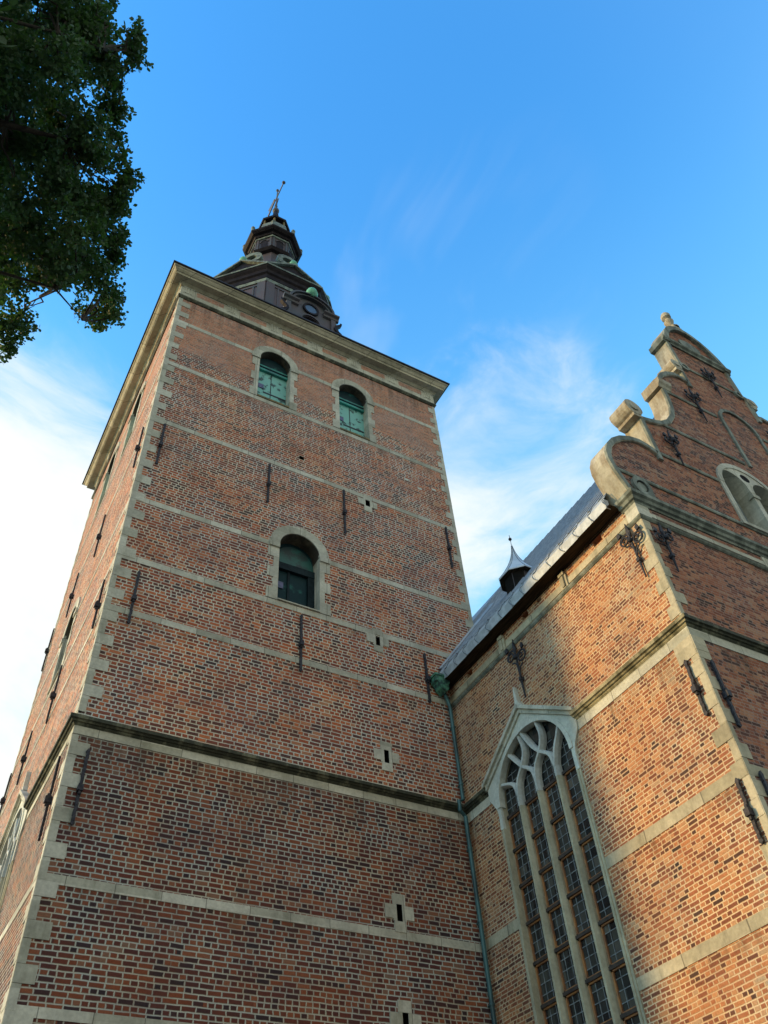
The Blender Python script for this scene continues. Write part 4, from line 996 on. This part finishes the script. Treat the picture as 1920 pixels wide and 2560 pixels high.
# crown lobes: centre (world), radius
K = [(-0.74, 3.33, 12.52, 0.22), (-0.75, 3.16, 12.43, 0.16), (-0.66, 3.45, 12.65, 0.15), (-0.84, 3.62, 12.33, 0.25), (-1, 3.44, 12.28, 0.3), (-0.74, 3.83, 12.53, 0.1), (-0.79, 4.22, 12.93, 0.22), (-0.67, 4.18, 12.83, 0.13), (-0.67, 4.44, 12.69, 0.23), (-0.52, 4.35, 12.15, 0.15), (-0.56, 4.63, 12.37, 0.22), (-0.27, 4.65, 12.09, 0.15), (-0.32, 4.71, 11.95, 0.16), (-0.25, 4.84, 11.81, 0.12), (-0.43, 4.91, 11.9, 0.27), (-0.13, 5.56, 12.38, 0.13), (-0.34, 5.48, 12.3, 0.25), (-0.17, 5.79, 12.12, 0.2), (-0.11, 5.69, 12.16, 0.09), (-0.18, 5.71, 11.46, 0.23), (-0.04, 5.95, 11.45, 0.24), (0.05, 6.05, 11.76, 0.11), (-0.08, 6.36, 11.69, 0.19), (-0.23, 6.36, 11.83, 0.15), (-0.02, 6.52, 11.77, 0.12), (0.14, 5.94, 11.2, 0.08), (-0.68, 6.05, 11.72, 0.16), (-0.51, 5.88, 11.9, 0.25), (-0.87, 6.47, 11.32, 0.25), (-0.91, 6.48, 10.91, 0.2), (-0.81, 6.36, 11.35, 0.11), (-0.9, 6.6, 10.71, 0.12), (-0.97, 7.24, 11.29, 0.08), (-1.18, 3.29, 13.15, 0.17), (-1.08, 3.32, 12.82, 0.12), (-1.15, 3.32, 12.55, 0.27), (-2.39, 3.64, 12.81, 0.31), (-2.11, 3.34, 12.35, 0.22), (-1.96, 3.21, 12.35, 0.27), (-1.68, 3.07, 12.19, 0.31), (-1.58, 3.14, 12.65, 0.24), (-2.13, 3.44, 11.58, 0.2), (-2.1, 3.57, 12.36, 0.23), (-2.26, 3.92, 13.9, 0.32), (-1.69, 3.39, 12.36, 0.21), (-1.6, 3.49, 13.33, 0.33), (-2.31, 3.87, 12.36, 0.23), (-1.99, 3.53, 11.91, 0.2), (-2.14, 4.18, 14.1, 0.25), (-1.62, 3.37, 12.02, 0.21), (-1.45, 3.34, 12.29, 0.26), (-1.26, 3.41, 12.77, 0.3), (-2.27, 4.07, 12.42, 0.22), (-1.83, 3.64, 11.48, 0.24), (-2.13, 4.31, 13.72, 0.26), (-1.98, 4.43, 14.06, 0.31), (-1.58, 4.03, 13.52, 0.32), (-1.52, 4.05, 13.98, 0.35), (-1.14, 3.75, 13.36, 0.32), (-2.42, 4.76, 13.65, 0.27), (-2.1, 4.46, 13.05, 0.34), (-1.86, 4.25, 13.17, 0.34), (-1.78, 4.34, 13.39, 0.3), (-1.3, 3.48, 11.57, 0.29), (-1.31, 4.26, 13.88, 0.33), (-2.37, 4.94, 13.5, 0.28), (-1.72, 3.93, 11.4, 0.2), (-1.56, 3.99, 11.72, 0.26), (-1.6, 4.55, 13.61, 0.23), (-1.41, 4.43, 13.53, 0.28), (-1.93, 4.32, 11.44, 0.21), (-2.04, 4.98, 13.43, 0.29), (-1.66, 4.37, 12.05, 0.23), (-1.59, 4.85, 13.61, 0.26), (-1.33, 4.4, 12.81, 0.26), (-2.09, 4.86, 12.33, 0.28), (-1.99, 5.12, 13.35, 0.26), (-1.64, 4.94, 12.96, 0.3), (-1.55, 5.11, 13.62, 0.3), (-1.14, 4.48, 12.5, 0.28), (-0.9, 4.04, 11.76, 0.27), (-1.94, 4.88, 11.99, 0.31), (-1.79, 4.9, 12.1, 0.22), (-1.53, 4.7, 11.92, 0.24), (-1.54, 5.24, 13.22, 0.33), (-1.12, 4.66, 12.59, 0.28), (-0.79, 4.22, 11.65, 0.3), (-1.81, 5.01, 11.73, 0.3), (-1.77, 5.42, 12.8, 0.33), (-1.7, 5.66, 13.62, 0.32), (-1.2, 4.72, 11.9, 0.29), (-1.15, 5.1, 13, 0.29), (-0.73, 4.46, 11.67, 0.26), (-1.69, 5.22, 11.68, 0.27), (-1.85, 5.83, 13.18, 0.35), (-1.63, 5.81, 13.4, 0.28), (-1.32, 5.76, 13.5, 0.31), (-0.93, 4.52, 11.24, 0.2), (-0.84, 4.75, 11.94, 0.31), (-1.92, 6.13, 12.97, 0.35), (-1.58, 5.63, 12.25, 0.3), (-1.24, 4.96, 11.1, 0.24), (-1.18, 5.57, 12.74, 0.27), (-0.83, 4.7, 11.15, 0.24), (-0.64, 4.84, 11.5, 0.21), (-1.84, 6.13, 12.47, 0.28), (-1.62, 6.36, 13.03, 0.33), (-1.31, 5.82, 12.29, 0.32), (-1.1, 5.82, 12.51, 0.26), (-0.8, 5.12, 11.66, 0.27), (-0.59, 5.51, 12.64, 0.33), (-1.65, 6.26, 12.23, 0.33), (-1.36, 5.72, 11.59, 0.32), (-1.24, 5.98, 12.25, 0.28), (-1.19, 6.3, 13.08, 0.33), (-0.82, 5.78, 12.11, 0.31), (-0.49, 4.99, 11, 0.26), (-1.82, 6.74, 12.68, 0.28), (-1.43, 6.25, 12.09, 0.27), (-1.33, 6.65, 12.71, 0.33), (-0.98, 5.94, 11.78, 0.29), (-0.82, 5.68, 11.42, 0.31), (-0.56, 5.61, 11.62, 0.3), (-1.5, 6.03, 11.16, 0.23), (-1.5, 7.08, 12.83, 0.25), (-1.23, 6.48, 12.18, 0.34), (-0.87, 6.06, 11.78, 0.25), (-0.59, 5.51, 11.01, 0.28), (-1.33, 5.95, 10.53, 0.29), (-1.36, 6.96, 12.2, 0.23), (-1.06, 6.15, 11.28, 0.24),
     (-2.9, 3.5, 11.6, .8), (-3.0, 5.2, 10.8, .9), (-2.8, 6.4, 10.2, .7), (-3.9, 4.2, 11.6, 1.3), (-4.4, 5.9, 10.9, 1.4), (-5.6, 4.6, 12.4, 1.7), (-6.6, 6.2, 13.2, 2.0), (-8.2, 5.0, 13.6, 2.2), (-7.6, 7.6, 11.6, 1.9), (-9.4, 6.6, 11.0, 2.0), (-8.4, 3.6, 10.6, 1.8), (-5.6, 7.4, 10.2, 1.3)]
br_ = MB(); fork = [(-7.7, 5.8, 6.5), (-7.5, 5.75, 8), (-7.3, 5.65, 9.4), (-7.1, 5.5, 11)]
MAIN = [[(-7.6, 5.8, 7.6), (-5.6, 5.5, 9.4), (-4.0, 5.1, 10.4), (-2.6, 4.7, 11.0), (-1.6, 4.4, 11.5), (-1.0, 4.3, 11.6)],
        [(-5.6, 5.5, 9.4), (-4.0, 5.9, 10.0), (-2.7, 5.9, 10.4), (-1.6, 5.8, 10.8), (-.6, 5.75, 10.95), (-.2, 5.95, 10.85)],
        [(-4.0, 5.1, 10.4), (-3.0, 4.2, 11.1), (-2.2, 3.5, 11.6), (-1.4, 3.4, 11.95), (-.95, 3.35, 12.05)],
        [(-2.7, 5.9, 10.4), (-1.9, 6.2, 10.4), (-1.4, 6.4, 10.4)],
        [(-7.1, 5.5, 11), (-7.8, 5.2, 12.4), (-8.2, 5, 13.6)], [(-7.3, 5.7, 9.4), (-7.6, 6.8, 10.6), (-7.6, 7.6, 11.6)], [(-7.9, 5.85, 5.5), (-8.8, 6.3, 8.5), (-9.4, 6.6, 11)]]
for i, pts in enumerate(MAIN):
    r0 = .15 if i in (0, 4, 5, 6) else .05
    br_.tube(pts, [r0*(1-.90*j/(len(pts)-1)) for j in range(len(pts))], 7)
allp = [Vector(p) for pts in MAIN for p in pts]
for x, y, z, r in K:
    c = Vector((x, y, z)); n_ = min(allp, key=lambda p: (p-c).length)
    if .1 < (n_-c).length < 1.6: br_.tube([n_, n_.lerp(c, .35)+Vector((rt.uniform(-.15, .15), rt.uniform(-.15, .15), .10)), n_.lerp(c, .7)+Vector((rt.uniform(-.1, .1), rt.uniform(-.1, .1), .10)), c], [.016, .013, .009, .006], 5)
    if r > .75: continue
    for _ in range(3):
        d = Vector((rt.gauss(0, 1), rt.gauss(0, 1), rt.gauss(0, 1))).normalized()*r*rt.uniform(.6, .98)
        br_.tube([c, c+d*.5+Vector((0, 0, .03)), c+d], [.007, .005, .003], 4)
br_.build('limbs', M_BARK, tree, True)
lv = []; lf = []
def leaf(p, s_):
    d = Vector((rt.gauss(0, 1), rt.gauss(0, 1), rt.gauss(0, .7))).normalized()
    e_ = d.cross(Vector((rt.gauss(0, 1), rt.gauss(0, 1), rt.gauss(0, 1)))).normalized(); n_ = d.cross(e_)
    i = len(lv); w_ = s_*.36
    lv.extend([p, p+d*s_*.30+e_*w_+n_*s_*.06, p+d*s_*.72+e_*w_*.85+n_*s_*.04, p+d*s_, p+d*s_*.72-e_*w_*.85+n_*s_*.04, p+d*s_*.30-e_*w_+n_*s_*.06])
    lf.extend([(i, i+1, i+2, i+3), (i, i+3, i+4, i+5)])
for x, y, z, r in K:
    c = Vector((x, y, z)); near = r < .75 and x > -3.3
    # twig tips carry rosettes of leaves: uneven surface with gaps
    ncl = int((560 if near else 55)*r*r+(60 if near else 10)*r)+6
    for _ in range(ncl):
        d = Vector((rt.gauss(0, 1), rt.gauss(0, 1), rt.gauss(0, 1))).normalized()
        q_ = c+d*(r*rt.random()**.40*(1+.35*mnoise.noise(d*2.2+c*1.3)))
        if near and mnoise.noise(q_*2.7) < -.25: continue
        rs = rt.uniform(.035, .085) if near else .3
        for _ in range(rt.randint(9, 15)):
            leaf(q_+Vector((rt.uniform(-rs, rs), rt.uniform(-rs, rs), rt.uniform(-rs, rs))), rt.uniform(.035, .065) if near else rt.uniform(.12, .2))
me = bpy.data.meshes.new('crown'); me.from_pydata([tuple(v) for v in lv], [], lf); me.materials.append(M_LEAF)
co = bpy.data.objects.new('crown', me); COL.objects.link(co); co.parent = tree; co.matrix_parent_inverse = Matrix.Translation(-WPOS[tree.name])
print('leaves', len(lf)//2)
